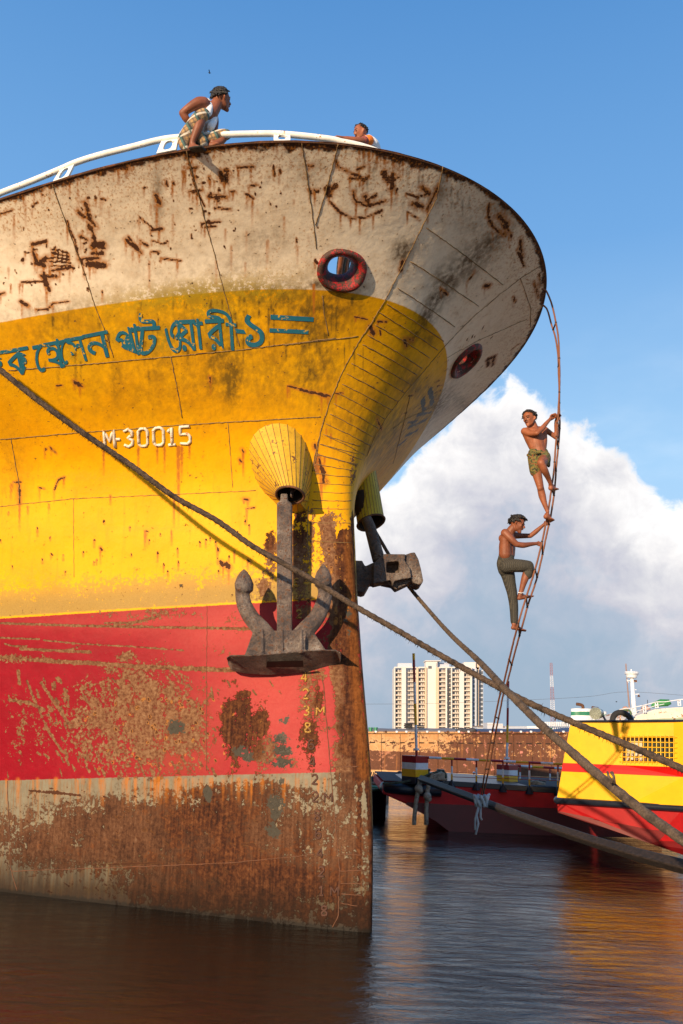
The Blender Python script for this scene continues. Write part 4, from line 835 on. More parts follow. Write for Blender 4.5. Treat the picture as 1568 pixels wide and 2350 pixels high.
mb = MB(); mb.addv([A4(365, 1772, -.09), A4(625, 1765, -.09), A4(630, 1812, .09), A4(360, 1816, .09), A4(365, 1772, -.03), A4(625, 1765, -.03), A4(630, 1812, .15), A4(360, 1816, .15)], [(0, 1, 2, 3), (4, 5, 6, 7), (0, 1, 5, 4), (1, 2, 6, 5), (2, 3, 7, 6), (3, 0, 4, 7)]); mb.build('slot_shade', m_hole, anchor)  # dark box in place of a recess; the hole's shade is its colour
mb = MB()
for k in range(5):
    c0_ = ctr+Vector((.02+.012*k, .02, .02+.075*k)); ring_ = [c0_+Vector((.035*math.cos(a) if k % 2 else .01*math.cos(a), .035*math.cos(a) if k % 2 == 0 else 0.0, .05*math.sin(a))) for a in np.linspace(0, 2*PI, 14)[:-1]]
    mb.tube(ring_, .012, 6, closed=True)
mb.build('chain', m_anch, anchor, smooth=True)

gY = 11.9
def G4(x, y, dy=0): return at(*C4(x, y), gY+dy)
anchor2 = thing('anchor', 'brown iron anchor seen end on, hanging on the far side of the stem', 'anchor', G4(1280, 1190))
mb = MB(); mb.tube([G4(1085, 740, .15), G4(1110, 800, .12), G4(1175, 1040, .06)], [.080, .083, .092], 16); mb.build('shank', m_anch, anchor2, smooth=True)
mb = MB()
def slab(pts, d0, d1, hole=None): mb.prism([G4(x, y, d0) for x, y in pts], (0, d1-d0, 0))
slab([(1135, 1060), (1180, 1020), (1230, 1048), (1230, 1132), (1180, 1200), (1135, 1210)], -.16, .2); slab([(1180, 1022), (1215, 992), (1365, 995), (1362, 1042), (1230, 1052), (1225, 1050)], -.16, .2)
slab([(1322, 1045), (1362, 1042), (1400, 1100), (1410, 1165), (1325, 1180)], -.16, .2); slab([(1180, 1200), (1232, 1130), (1326, 1130), (1326, 1180), (1285, 1192), (1278, 1218), (1262, 1182)], -.16, .2)
slab([(1395, 1150), (1410, 1165), (1405, 1200), (1300, 1250), (1270, 1218), (1180, 1200), (1290, 1180)], -.02, .3)
slab([(1222, 1048), (1328, 1040), (1330, 1135), (1225, 1135)], .10, .2)
slab([(1362, 1000), (1405, 985), (1435, 980), (1462, 1032), (1480, 1100), (1497, 1185), (1490, 1205), (1468, 1217), (1425, 1202), (1395, 1150)], -.10, .42)
slab([(995, 1040), (1055, 1042), (1072, 1075), (1108, 1130), (1112, 1200), (1075, 1265), (1050, 1272), (1000, 1258)], -.05, .42); slab([(1070, 1085), (1140, 1052), (1140, 1212), (1100, 1205)], -.04, .25)
solid(mb, 'crown', anchor2, vox=.012, it=2)
# ------------------------------------------------------------ mooring ropes
def rope_mat(name, c0_, c1_):
    m, t, b = mat(name); v = t.obj(); n1 = t.noise(v, 60, 5, .7); n2 = t.noise(v, 9, 4, .6)
    c = t.mix(t.ss(n1, .35, .7), c0_, c1_); c = t.mix(t.ss(n2, .45, .7), c, tuple(x*.45 for x in c0_))
    t.put(b.inputs['Base Color'], c); b.inputs['Roughness'].default_value = .95; t.put(b.inputs['Normal'], t.bump(n1, .9, .01)); return m
m_rope = rope_mat('dirty hemp rope', (.045, .028, .018), (.13, .085, .055)); m_rope2 = rope_mat('brown hawser', (.07, .046, .030), (.15, .105, .072))
m_pale = rope_mat('pale rope', (.33, .27, .20), (.5, .43, .33))
def rope(mb_, P, r, lay=.22, lobes=3, depth=.16, n=15, fib=0, fl=.03, jit=.05):
    P = [Vector(p) for p in P]; m_ = len(P); rs = r if hasattr(r, '__len__') else [r]*m_; L = 0; vs = []; prev = None
    for i, p in enumerate(P):
        tg = (P[min(i+1, m_-1)]-P[max(i-1, 0)]).normalized()
        a = (prev-tg*prev.dot(tg)) if prev is not None else tg.cross(Vector((0, 0, 1))); a.normalize(); prev = a; b_ = tg.cross(a)
        if i: L += (P[i]-P[i-1]).length
        for k in range(n):
            th = 2*PI*k/n; rr = rs[i]*(1-depth*.5+depth*abs(math.cos(lobes*.5*(th-L*2*PI/lay/lobes*2)))+rnd.uniform(-jit, jit)); vs.append(p+a*math.cos(th)*rr+b_*math.sin(th)*rr)
    mb_.addv(vs, [(i*n+k, i*n+(k+1) % n, (i+1)*n+(k+1) % n, (i+1)*n+k) for i in range(m_-1) for k in range(n)]+[tuple(range(n-1, -1, -1)), tuple((m_-1)*n+k for k in range(n))])
    for _ in range(fib):
        i = rnd.randrange(m_-1); p = P[i].lerp(P[i+1], rnd.random()); tg = (P[i+1]-P[i]).normalized(); d = Vector((rnd.gauss(0, 1), rnd.gauss(0, 1), rnd.gauss(-.4, 1))); d -= tg*d.dot(tg); d.normalize()
        s_ = p+d*rs[i]*.85; e_ = s_+d*fl*rnd.uniform(.25, 1)+Vector((rnd.uniform(-.01, .01), 0, -fl*rnd.uniform(0, .7))); w_ = tg*.0032
        mb_.addv([s_-w_, s_+w_, e_, s_+Vector((0, .003, .002))], [(0, 1, 2), (1, 3, 2), (3, 0, 2)])
    return mb_
def dense(P, step): 
    out = [P[0]]
    for a, b_ in zip(P[:-1], P[1:]):
        n_ = max(1, int((b_-a).length/step)); out += [a.lerp(b_, (i+1)/n_) for i in range(n_)]
    return out
pa = [(-330, 585, 9.2), (-150, 722, 9.1), (0, 848, 9.0), (100, 928, 9.0), (200, 1000, 9.05), (300, 1067, 9.1), (400, 1140, 9.1), (497, 1194, 9.1), (576, 1251, 9.1), (652.6, 1294, 9.05), (719, 1332, 9.0), (814, 1390.5, 8.9), (909.5, 1445, 8.8), (994, 1494, 8.6), (1100, 1553, 8.4), (1200, 1606, 8.1), (1300, 1651, 7.8), (1400, 1693, 7.5), (1500, 1735, 7.2), (1568, 1765, 7.0), (1750, 1845, 6.6)]
# smooth measured run into the straight-ish photographed line on the left
PA = [toward(*p) for p in pa]; P_ = dense(spline(PA, 6), .022)
mb = MB(); rope(mb, P_, .0285, .16, fib=1500, fl=.035, depth=.28); o = mb.build('mooring_rope', m_rope, smooth=True)
tag(o, 'thick hairy dark rope crossing the yellow bow in front of the anchor shank', 'rope')
pb = [(845, 1190, 13.6), (870, 1234, 13.2), (900, 1285, 13), (931.6, 1337, 12.8), (994, 1412, 11.8), (1040, 1462, 10.8), (1100, 1518, 9.6), (1160, 1582, 8.0), (1205, 1627, 7.5), (1250, 1671, 7.0), (1315, 1728, 6.5), (1406, 1806, 6.0), (1497, 1878, 5.6), (1568, 1928, 5.3), (1760, 2060, 4.8)]
P_ = dense(spline([toward(*p) for p in pb], 6), .018)
mb = MB(); rr_ = [np.interp(i/len(P_), [0, .3, .5, 1], [.026, .028, .033, .034]) for i in range(len(P_))]
rope(mb, P_, rr_, .3, 4, .08, 16, fib=2600, fl=.010, jit=.06)
kp = toward(1403, 1782, 5.95)
for _ in range(3): mb.tube([kp+Vector((rnd.uniform(-.03, .03), 0, .03)), kp+Vector((rnd.uniform(-.03, .03), -.03, 0)), kp+Vector((rnd.uniform(-.04, .04), 0, -.05))], .009, 6)
o = mb.build('mooring_rope', m_rope2, smooth=True); tag(o, 'smoother brown hawser slanting steeply from behind the far anchor to the lower right corner', 'rope')

# timber spar from the red boat towards the right
m_wood, t, b = mat('wet dark timber'); v = t.obj(); n1 = t.noise(t.scale(v, (1, 4, 9)), 6, 6, .65); n2 = t.noise(v, 3, 4)
c = t.mix(t.ss(n1, .35, .7), (.011, .008, .006), (.042, .027, .020)); c = t.mix(t.ss(n2, .55, .72), c, (.02, .013, .01)); t.put(b.inputs['Base Color'], c); b.inputs['Roughness'].default_value = .6; t.put(b.inputs['Normal'], t.bump(n1, .6, .01))
sb = [(966, 1787, 19.3, .085), (1100, 1837, 15.6, .078), (1223, 1884, 13.4, .080), (1400, 1943, 11.6, .085), (1568, 1989, 10.4, .09), (1700, 2025, 9.8, .09)]
mb = MB(); S_p = spline([at(*p[:3]) for p in sb], 8); mb.tube(S_p, list(np.interp(np.linspace(0, 1, len(S_p)), np.linspace(0, 1, 6), [p[3] for p in sb])), 4, jit=.04)
o = mb.build('timber_spar', m_wood, bevel=.015); tag(o, 'long dark wooden spar slanting over the water from the red boat to the right edge', 'spar')

# ------------------------------------------------------------ ladder of two wires with rungs
m_wire = worn('rusty ladder wire', (.20, .075, .04), .5, .8, 30); m_rung = worn('dark iron rung', (.05, .028, .02), .4, .8, 30)
_q = [hullpt(np.array([a_]), np.array([float(sheer(ZD, np.array(a_)))]), np.array([-1.0]))[0] for a_ in np.linspace(.05, 1.6, 60)]
RIMY = max(_q, key=lambda q: proj(q)[0])[1]+.10
LY = lambda y: float(np.interp(y, [660, 900, 1100, 1450, 1600, 1840], [RIMY, RIMY*.3+11.0*.7, 11.1, 11.4, 12.6, 15.2]))
print('RIMY', RIMY)
la = [(1243, 663), (1252, 666), (1258, 676), (1267, 700), (1276, 740), (1282, 780), (1284.5, 850), (1284, 900), (1281, 950), (1279, 985), (1275, 1030), (1271.5, 1080), (1266, 1120), (1259, 1170), (1250, 1216), (1240, 1262), (1225, 1318), (1208, 1370), (1190, 1430), (1172, 1500), (1158, 1560), (1150, 1585), (1142, 1620), (1128, 1690), (1114, 1765), (1104, 1832)]
lb = [(1244, 700), (1250, 703), (1257, 713), (1266, 745), (1275, 775), (1281, 815), (1282, 850), (1284, 900), (1284, 940), (1285, 975), (1282, 1020), (1277, 1070), (1273, 1125), (1264, 1185), (1254, 1230), (1243, 1283), (1230, 1335), (1213, 1385), (1200, 1432), (1181, 1500), (1166, 1560), (1156, 1590), (1149, 1625), (1136, 1690), (1122, 1765), (1108, 1832)]
ladder = thing('wire_ladder', 'rusty wire ladder hanging from the bow edge down to the wooden spar', 'ladder', at(*la[0], LY(la[0][1])))
WA = spline([at(x, y, LY(y)-.10) for x, y in la], 5); WB = spline([at(x, y, LY(y)+.12) for x, y in lb], 5)
mb = MB(); rope(mb, dense(WA, .02), .0125, .05, fib=0, n=8); mb.build('side_wire', m_wire, ladder, smooth=True)
mb = MB(); rope(mb, dense(WB, .02), .0125, .05, fib=0, n=8); mb.build('side_wire', m_wire, ladder, smooth=True)
def wat(W, y): return min(W, key=lambda p: abs(proj(p)[1]-y))
for ya, yb in ((742, 758), (815, 840), (905, 925), (968, 985), (1005, 1025), (1065, 1085), (1122, 1142), (1187, 1203), (1246, 1268), (1311, 1328), (1373, 1390), (1435, 1452), (1508, 1522), (1575, 1590), (1640, 1655), (1700, 1712), (1758, 1770), (1805, 1815)):
    a, b_ = wat(WA, ya), wat(WB, yb); mb = MB(); mb.tube([a, a.lerp(b_, .5), b_], .011, 8); mb.ball(a, .017, 8, 6); mb.ball(b_, .017, 8, 6); mb.build('rung', m_rung, ladder, smooth=True)
m_rag = worn('pale rag', (.42, .45, .47), 0, .9, 12)
kx = at(1102, 1836, 15.1); mb = MB()
for i in range(7):
    a = 2*PI*i/7; mb.tube([kx+Vector((.12*math.cos(a), .1*math.sin(a)-.1, .08)), kx+Vector((.1*math.cos(a+.5), -.12, 0)), kx+Vector((.08*math.cos(a+1), .06*math.sin(a)-.1, -.10))], .028, 6, jit=.2)
for pts in ([(1102, 1845), (1094, 1870), (1098, 1890), (1092, 1915)], [(1104, 1845), (1103, 1875), (1106, 1882)], [(1100, 1845), (1091, 1880), (1090, 1905)], [(1108, 1832), (1118, 1826), (1125, 1822)], [(1106, 1834), (1116, 1832), (1122, 1833)]): mb.tube([at(x, y, 15.0) for x, y in pts], .018, 6, jit=.25)
o = mb.build('rag', m_rag, smooth=True); tag(o, 'pale knotted rag tying the foot of the ladder to the spar', 'rag')
# ------------------------------------------------------------ people
def skin_mat(name, c_):
    m, t, b = mat(name); v = t.obj(); n1 = t.noise(v, 9, 4, .6); n2 = t.noise(v, 60, 4, .6)
    c = t.mix(t.ss(n1, .3, .7), tuple(x*.8 for x in c_), tuple(x*1.15 for x in c_)); t.put(b.inputs['Base Color'], c)
    b.inputs['Roughness'].default_value = .52; b.inputs['Specular IOR Level'].default_value = .35; t.put(b.inputs['Normal'], t.bump(t.add(n1, t.mul(n2, .2)), .35, .012)); return m
m_skin = skin_mat('brown skin', (.27, .088, .040)); m_skin2 = skin_mat('dark brown skin', (.215, .070, .034))
m_hair, t, b = mat('black hair'); n1 = t.noise(t.scale(t.obj(), (1, 1, .3)), 120, 3, .6); t.put(b.inputs['Base Color'], t.mix(n1, (.006, .005, .006), (.03, .024, .022))); b.inputs['Roughness'].default_value = .5; t.put(b.inputs['Normal'], t.bump(n1, 1, .01))
m_eye = worn('dark eye', (.015, .01, .01), 0, .3, 9); m_lip = worn('lips', (.16, .04, .035), 0, .5, 9)
def fabric(name, fn, rough=.9):
    m, t, b = mat(name); v = t.obj(); t.put(b.inputs['Base Color'], fn(t, v)); b.inputs['Roughness'].default_value = rough
    n = t.noise(v, 22, 4, .6); t.put(b.inputs['Normal'], t.bump(n, .6, .03)); return m
def stripes(t, x, freq, w_=.5):
    return t.ss(t.m('SINE', t.mul(x, freq)), w_-.08, w_+.08)
def plaid(t, v):
    q = t.add(t.sep(v)[0], t.mul(t.sep(v)[2], .55)); r = t.sub(t.sep(v)[2], t.mul(t.sep(v)[0], .4)); n = t.noise(v, 6, 3)
    q = t.add(q, t.mul(n, .05)); r = t.add(r, t.mul(n, .05)); c = t.mix(n, (.36, .21, .085), (.44, .27, .12))
    c = t.mix(t.mul(stripes(t, q, 130, .2), .7), c, (.14, .10, .075)); c = t.mix(t.mul(stripes(t, r, 130, .4), .6), c, (.10, .08, .07))
    c = t.mix(stripes(t, q, 43, .86), c, (.04, .05, .05)); c = t.mix(stripes(t, r, 43, .88), c, (.55, .50, .42)); return t.mix(stripes(t, t.add(q, .02), 43, .93), c, (.05, .14, .13))
m_plaid = fabric('plaid lungi cloth', plaid)
def camo(t, v):
    a = t.noise(t.scale(v, (1, 1, 2)), 26, 3, .6, .6); bb = t.noise(v, 34, 3, .6, .4)
    c = t.ramp(a, [(.38, (.03, .035, .015)), (.44, (.10, .10, .03)), (.53, (.19, .18, .04)), (.58, (.20, .06, .025))]); return t.mix(t.ss(bb, .56, .60), c, (.03, .03, .02))
m_camo = fabric('green and brown patterned cloth', camo)
m_pants = fabric('dark pinstripe trousers', lambda t, v: t.mix(stripes(t, t.add(t.sep(v)[0], t.mul(t.sep(v)[1], .6)), 300, .35), (.034, .031, .025), (.060, .053, .040)))
m_pants2 = fabric('dark pinstripe trousers across', lambda t, v: t.mix(stripes(t, t.sep(v)[2], 430, .35), (.030, .028, .022), (.085, .075, .055)))
m_vest = fabric('white vest cotton', lambda t, v: t.mix(t.noise(v, 20), (.66, .66, .68), (.78, .78, .80)))
m_shirt = m_vest
m_orange = fabric('orange sleeve band', lambda t, v: t.mix(t.noise(v, 20), (.80, .16, .015), (.85, .22, .02)))
m_maroon = fabric('maroon sleeve band', lambda t, v: t.mix(t.noise(v, 20), (.22, .05, .04), (.28, .07, .05)))
m_sandal = worn('dark sandal', (.03, .025, .022), 0, .8, 20)

class Fig:
    """figure measured in crop units: conv maps to the photograph, Y is its distance"""
    def __init__(s, conv, Y): s.conv = conv; s.Y = Y; k = conv(1, 0)[0]-conv(0, 0)[0]; p = at(*conv(500, 500), Y); s.u = k*(p-CAM).dot(cF)/FOC
    def p(s, x, y, d=0.0): return at(*s.conv(x, y), s.Y+d)
    def chain(s, mb, pts, n=12, flat=None):
        """pts: (x, y, dy, r)"""
        P = [s.p(*q[:3]) for q in pts]; R_ = [q[3]*s.u for q in pts]
        S_p = spline(P, 4) if len(P) > 2 else [P[0].lerp(P[1], i/4) for i in range(5)]
        rr = np.interp(np.linspace(0, len(P)-1, len(S_p)), range(len(P)), R_)
        mb.tube(S_p, list(rr), n, flat=flat); mb.ball(P[0], R_[0]*.98, n, 8); mb.ball(P[-1], R_[-1]*.98, n, 8)
    def ball(s, mb, x, y, d, r, sc_=(1, 1, 1)): mb.ball(s.p(x, y, d), r*s.u, 16, 10, sc_)
def hand(mb, w, d, wa, na, S=1.0, curl=1.0, thumb=1):
    """palm along d from wrist w, fingers side by side along wa, curling towards na"""
    d = Vector(d).normalized(); wa = Vector(wa); wa = (wa-d*wa.dot(d)).normalized(); na = Vector(na); na = (na-d*na.dot(d)-wa*na.dot(wa)).normalized()
    k = w+d*.075*S
    for i in range(4):
        o_ = wa*(i-1.5)*.0185*S; mb.tube([w+o_*.55, w+d*.04*S+o_*.85, k+o_], [.014*S, .0145*S, .0125*S], 8); mb.ball(w+o_*.55, .014*S, 8, 6)
        L = [.9, 1.05, 1.0, .8][i]*S; a1 = .35+.55*curl+.06*i; a2 = a1+.9*curl; a3 = a2+.8*curl
        q0 = k+o_; q1 = q0+(d*math.cos(a1)+na*math.sin(a1))*.036*L; q2 = q1+(d*math.cos(a2)+na*math.sin(a2))*.026*L; q3 = q2+(d*math.cos(a3)+na*math.sin(a3))*.019*L
        mb.tube([q0, q1, q2, q3], [.0108*S, .0098*S, .0088*S, .0075*S], 8)
        for q in (q1, q2, q3): mb.ball(q, .0092*S, 8, 6)
    t0 = w+d*.022*S+wa*thumb*.030*S; t1 = t0+(d*.5+wa*thumb*.45+na*.8).normalized()*.034*S; t2 = t1+(d*.75+na*.75-wa*thumb*.1).normalized()*.028*S
    mb.tube([t0, t1, t2], [.015*S, .0115*S, .009*S], 8); mb.ball(t1, .0115*S, 8, 6); mb.ball(t2, .009*S, 8, 6)
def foot(mb, heel, toe, up, side_, S=1.0):
    heel = Vector(heel); toe = Vector(toe); d = (toe-heel); L = d.length; d.normalize(); sd_ = d.cross(up).normalized()*side_; up = sd_.cross(d).normalized()*side_
    if up.dot(Vector((0, 0, 1))) < 0: up = -up
    mb.tube([heel, heel+d*L*.3, heel+d*L*.68], [.028*S, .027*S, .021*S], 10, flat=(1.1, 1.0)); mb.ball(heel, .030*S, 10, 8)
    mb.tube([heel+up*.045*S, heel+d*L*.4+up*.012*S, heel+d*L*.7], [.03*S, .026*S, .018*S], 10)
    for i in range(5):
        o_ = sd_*(i-2)*.0165*S; l_ = L*(.30, .28, .26, .23, .19)[i]; r_ = (.0135, .0105, .0098, .0090, .0082)[i]*S
        a = heel+d*L*.66+o_; b_ = a+d*l_; mb.tube([heel+d*L*.35+o_*.7, a, b_], [r_*1.5, r_*1.35, r_], 8); mb.ball(b_, r_, 8, 6)
def head(mb, c, U, F, H):
    """cranium, jaw, brow, nose, ears; returns feature positions"""
    U = Vector(U).normalized(); F = Vector(F); F = (F-U*F.dot(U)).normalized(); S_s = U.cross(F).normalized()
    R_ = Matrix((S_s, F, U)).transposed()
    def ell(cc, sx, sy, sz):
        b0 = len(mb.v); mb.ball((0, 0, 0), 1, 16, 12)
        for i in range(b0, len(mb.v)):
            q = Vector(mb.v[i]); mb.v[i] = tuple(cc+R_ @ Vector((q.x*sx, q.y*sy, q.z*sz)))
    ell(c+U*.14*H-F*.03*H, .325*H, .40*H, .355*H); ell(c+F*.06*H-U*.08*H, .27*H, .30*H, .34*H)
    mb.tube([c-U*.12*H+F*.04*H, c-U*.40*H+F*.24*H], [.22*H, .115*H], 12); mb.ball(c-U*.40*H+F*.25*H, .10*H, 10, 8)
    for s_ in (-1, 1):
        mb.tube([c-U*.10*H+S_s*s_*.22*H, c-U*.28*H+S_s*s_*.17*H+F*.08*H, c-U*.40*H+F*.22*H], [.09*H, .08*H, .07*H], 8)
        mb.tube([c+U*.10*H+S_s*s_*.05*H+F*.345*H, c+U*.09*H+S_s*s_*.21*H+F*.29*H], [.045*H, .04*H], 8)     # brow
        mb.ball(c-U*.06*H+S_s*s_*.17*H+F*.24*H, .085*H, 8, 8)                                             # cheekbone
        mb.tube([c+U*.07*H+S_s*s_*.335*H-F*.04*H, c-U*.02*H+S_s*s_*.365*H-F*.06*H, c-U*.11*H+S_s*s_*.32*H-F*.02*H], [.045*H, .055*H, .035*H], 8)   # ear
    mb.tube([c+U*.07*H+F*.34*H, c-U*.08*H+F*.435*H], [.035*H, .055*H], 8); mb.ball(c-U*.09*H+F*.43*H, .058*H, 8, 8)
    mb.tube([c-U*.21*H+S_s*.07*H+F*.335*H, c-U*.21*H-S_s*.07*H+F*.335*H], [.04*H, .04*H], 8)
    return U, F, S_s
def face_bits(par, c, U, F, S_s, H, beard=False):
    for s_ in (-1, 1):
        mb = MB(); mb.tube([c+U*.015*H+S_s*s_*.08*H+F*.345*H, c+U*.015*H+S_s*s_*.20*H+F*.295*H], [.023*H, .020*H], 8); mb.tube([c+U*.105*H+S_s*s_*.06*H+F*.385*H, c+U*.115*H+S_s*s_*.23*H+F*.31*H], [.020*H, .013*H], 6)
        mb.build('eye', m_eye, par, smooth=True)
    mb = MB(); mb.tube([c-U*.225*H+S_s*.09*H+F*.35*H, c-U*.22*H+F*.385*H, c-U*.225*H-S_s*.09*H+F*.35*H], [.012*H, .024*H, .012*H], 8); mb.build('mouth', m_lip, par, smooth=True)
    mb = MB(); mb.tube([c-U*.165*H+S_s*.11*H+F*.335*H, c-U*.155*H+F*.39*H, c-U*.165*H-S_s*.11*H+F*.335*H], [.014*H, .018*H, .014*H], 6); mb.build('moustache', m_hair, par, smooth=True)
def hair(par, c, U, F, S_s, H, vol=1.0, n=260, lo=-.05, spike=.10, front=.22, bald=0.0):
    """tufts combed over the cranium"""
    mb = MB(); R_ = Matrix((S_s, F, U)).transposed(); base = c+U*.15*H-F*.05*H
    for i in range(n):
        th = rnd.uniform(0, 2*PI); ph = math.acos(rnd.uniform(-.25, 1))
        d = Vector((math.sin(ph)*math.cos(th), math.sin(ph)*math.sin(th), math.cos(ph)))
        if d.z < lo+(.55 if d.y > .25 else 0)-.22*(d.y < -.3): continue
        if d.y > .55 and d.z < .62: continue
        if bald and d.y > .1 and d.z > .3 and rnd.random() < bald: continue
        p = base+R_ @ Vector((d.x*.34*H, d.y*.415*H, d.z*.365*H*1.0)); nrm_ = (R_ @ d).normalized()
        fl = (R_ @ Vector((rnd.uniform(-.5, .5), rnd.uniform(-.2, .9)*(front*4), -.25))).normalized()
        q = p+(nrm_*.5+fl*.5)*spike*H*vol*rnd.uniform(.5, 1.1); q2 = q+(fl*.8-U*.25)*spike*H*vol*.6
        mb.tube([p-nrm_*.03*H, p+nrm_*.02*H, q, q2], [.05*H*vol, .055*H*vol, .032*H*vol, .004*H], 5)
    mb.build('hair', m_hair, par, smooth=True)
def body_build(mb, name, root, mtl, vox=.0075, it=2): return solid(mb, name, root, mtl, vox, it, .5)

# --- man high on the ladder
def T1(x, y): return (1170.3+.11719*x, 917.9+.11719*y)
f = Fig(T1, 11.0)
man = thing('person', 'bare-chested man in patterned green shorts, the higher of two climbing the ladder', 'person', f.p(560, 1120))
mb = MB(); c = f.p(385, 375, -.02); H = 345*f.u
U, F, S_s = head(mb, c, (-.16, -.05, 1), (-.72, -.66, -.42), H)
f.chain(mb, [(430, 430, .02, 75), (480, 560, .03, 82), (500, 620, .04, 95)])
f.chain(mb, [(470, 670, .03, 150), (520, 840, .03, 150), (550, 960, .03, 140), (575, 1090, .03, 150)], 16); f.chain(mb, [(330, 640, .0, 95), (400, 760, .01, 110), (470, 920, .02, 100)])
f.chain(mb, [(640, 640, .07, 90), (630, 790, .05, 105), (610, 930, .04, 110)]); f.chain(mb, [(300, 620, .0, 78), (420, 590, .02, 75), (560, 585, .05, 75), (690, 590, .08, 70)])
f.ball(mb, 420, 730, -.01, 84); f.ball(mb, 580, 735, .02, 86)
f.chain(mb, [(290, 615, -.01, 78), (400, 655, -.08, 64), (535, 650, -.16, 50)]); f.chain(mb, [(535, 650, -.16, 50), (620, 570, -.13, 52), (720, 450, -.09, 40), (795, 370, -.06, 30)])
hand(mb, f.p(795, 372, -.06), (f.p(915, 262, -.02)-f.p(795, 372, -.06)), (0.1, .2, -1), (.5, -.75, 0), .95, .95, -1)
f.chain(mb, [(690, 585, .08, 66), (790, 650, .10, 52), (905, 735, .10, 45)]); f.chain(mb, [(905, 735, .10, 46), (915, 620, .09, 46), (905, 480, .05, 38), (905, 400, .03, 30)])
hand(mb, f.p(905, 400, .03), (.1, -.1, 1), (0, 1, 0), (1, -.4, 0), .9, .9, 1)
f.chain(mb, [(590, 1110, .03, 165), (640, 1140, .03, 130)]); f.chain(mb, [(480, 1160, .0, 120), (510, 1350, .0, 105), (560, 1560, .0, 84), (600, 1720, .0, 68)])
f.chain(mb, [(600, 1720, .0, 68), (635, 1880, .02, 72), (680, 2030, .02, 52), (740, 2190, .02, 36)]); f.ball(mb, 595, 1725, -.02, 64)
foot(mb, f.p(705, 2285, -.03), f.p(850, 2375, .06), (0, 0, 1), 1, 1.15)
f.chain(mb, [(680, 1160, .0, 120), (650, 1200, -.18, 105), (612, 1235, -.34, 80)]); f.chain(mb, [(612, 1240, -.34, 76), (680, 1380, -.30, 72), (750, 1520, -.22, 52), (800, 1650, -.16, 36)])
foot(mb, f.p(800, 1725, -.14), f.p(925, 1760, .0), (0, 0, 1), 1, 1.15)
body_build(mb, 'body', man, m_skin); face_bits(man, c, U, F, S_s, H); hair(man, c, U, F, S_s, H, 1.0, 420, spike=.12)
mb = MB(); f.chain(mb, [(470, 1050, .02, 118), (560, 1035, .03, 150), (640, 1045, .04, 120)], 14); f.chain(mb, [(480, 1120, .0, 135), (490, 1290, .0, 122), (500, 1400, .0, 112)]); f.chain(mb, [(660, 1120, .02, 140), (670, 1190, -.08, 128), (660, 1215, -.17, 118)])
f.chain(mb, [(570, 1120, .02, 170), (600, 1160, .02, 150)]); f.chain(mb, [(430, 1380, .02, 40), (440, 1450, .03, 30)]); f.chain(mb, [(360, 1080, -.03, 36), (400, 1070, -.05, 30), (580, 1020, -.14, 28)]); f.chain(mb, [(740, 1180, .05, 60), (760, 1290, .08, 34)])
solid(mb, 'shorts', man, m_camo, .008, 2)

# --- man below him
def T2(x, y): return (1116.8+.1302*x, 1162.6+.1302*y)
f = Fig(T2, 11.35)
man = thing('person', 'bare-chested man in dark striped trousers, the lower of two climbing the ladder', 'person', f.p(350, 1000))
mb = MB(); c = f.p(545, 315, .02); H = 310*f.u
U, F, S_s = head(mb, c, (.30, 0, 1), (.80, -.30, -.75), H)
f.chain(mb, [(460, 380, .03, 72), (420, 440, .05, 80), (390, 500, .06, 90)])
f.chain(mb, [(370, 560, .07, 128), (355, 700, .07, 138), (350, 820, .07, 132), (345, 950, .07, 140)], 16); f.chain(mb, [(330, 560, -.05, 90), (330, 700, -.02, 100), (330, 850, 0, 105)]); f.chain(mb, [(430, 580, .10, 90), (410, 740, .10, 100), (400, 860, .08, 100)])
f.ball(mb, 420, 620, .02, 80); f.ball(mb, 290, 560, .08, 80)
f.chain(mb, [(330, 470, -.08, 82), (430, 570, -.12, 64), (530, 665, -.12, 52)]); f.chain(mb, [(530, 665, -.12, 52), (650, 680, -.10, 52), (780, 662, -.06, 38), (885, 650, -.03, 29)])
hand(mb, f.p(885, 650, -.03), (1, .12, -.12), (0, .1, 1), (.1, 1, -.2), .9, .9, 1)
f.chain(mb, [(440, 500, .18, 75), (600, 515, .22, 50), (775, 515, .20, 42)]); f.chain(mb, [(775, 515, .20, 42), (870, 440, .16, 44), (950, 370, .12, 34), (1020, 310, .08, 27)])
hand(mb, f.p(1020, 310, .08), (.8, .1, .35), (.1, .1, 1), (.2, 1, 0), .88, .95, 1)
f.chain(mb, [(720, 1130, -.08, 70), (680, 1260, -.08, 68), (640, 1390, -.07, 52), (612, 1500, -.06, 42)])
foot(mb, f.p(575, 1615, -.06), f.p(850, 1572, .02), (0, 0, 1), 1, .95); foot(mb, f.p(465, 2135, .06), f.p(715, 2190, .12), (0, 0, 1), 1, .95); f.chain(mb, [(490, 1990, .07, 50), (485, 2080, .06, 44)])
f.chain(mb, [(612, 1490, -.06, 42), (590, 1570, -.06, 44)])
body_build(mb, 'body', man, m_skin2); face_bits(man, c, U, F, S_s, H); hair(man, c, U, F, S_s, H, 1.55, 420, lo=-.05, spike=.13, front=.3)
mb = MB(); mb.tube([f.p(x, y, d) for x, y, d in ((560, 1512, -.1), (612, 1524, -.13), (660, 1515, -.1), (612, 1505, -.01))], .006, 6, closed=True); mb.build('anklet', m_vest, man)
mb = MB(); f.chain(mb, [(345, 930, .06, 150), (340, 1010, .06, 162), (345, 1100, .06, 150)], 16); f.chain(mb, [(300, 1050, .08, 120), (370, 1180, .08, 125), (410, 1350, .08, 105), (450, 1520, .08, 90), (480, 1750, .08, 78), (490, 2030, .07, 66)], 14)
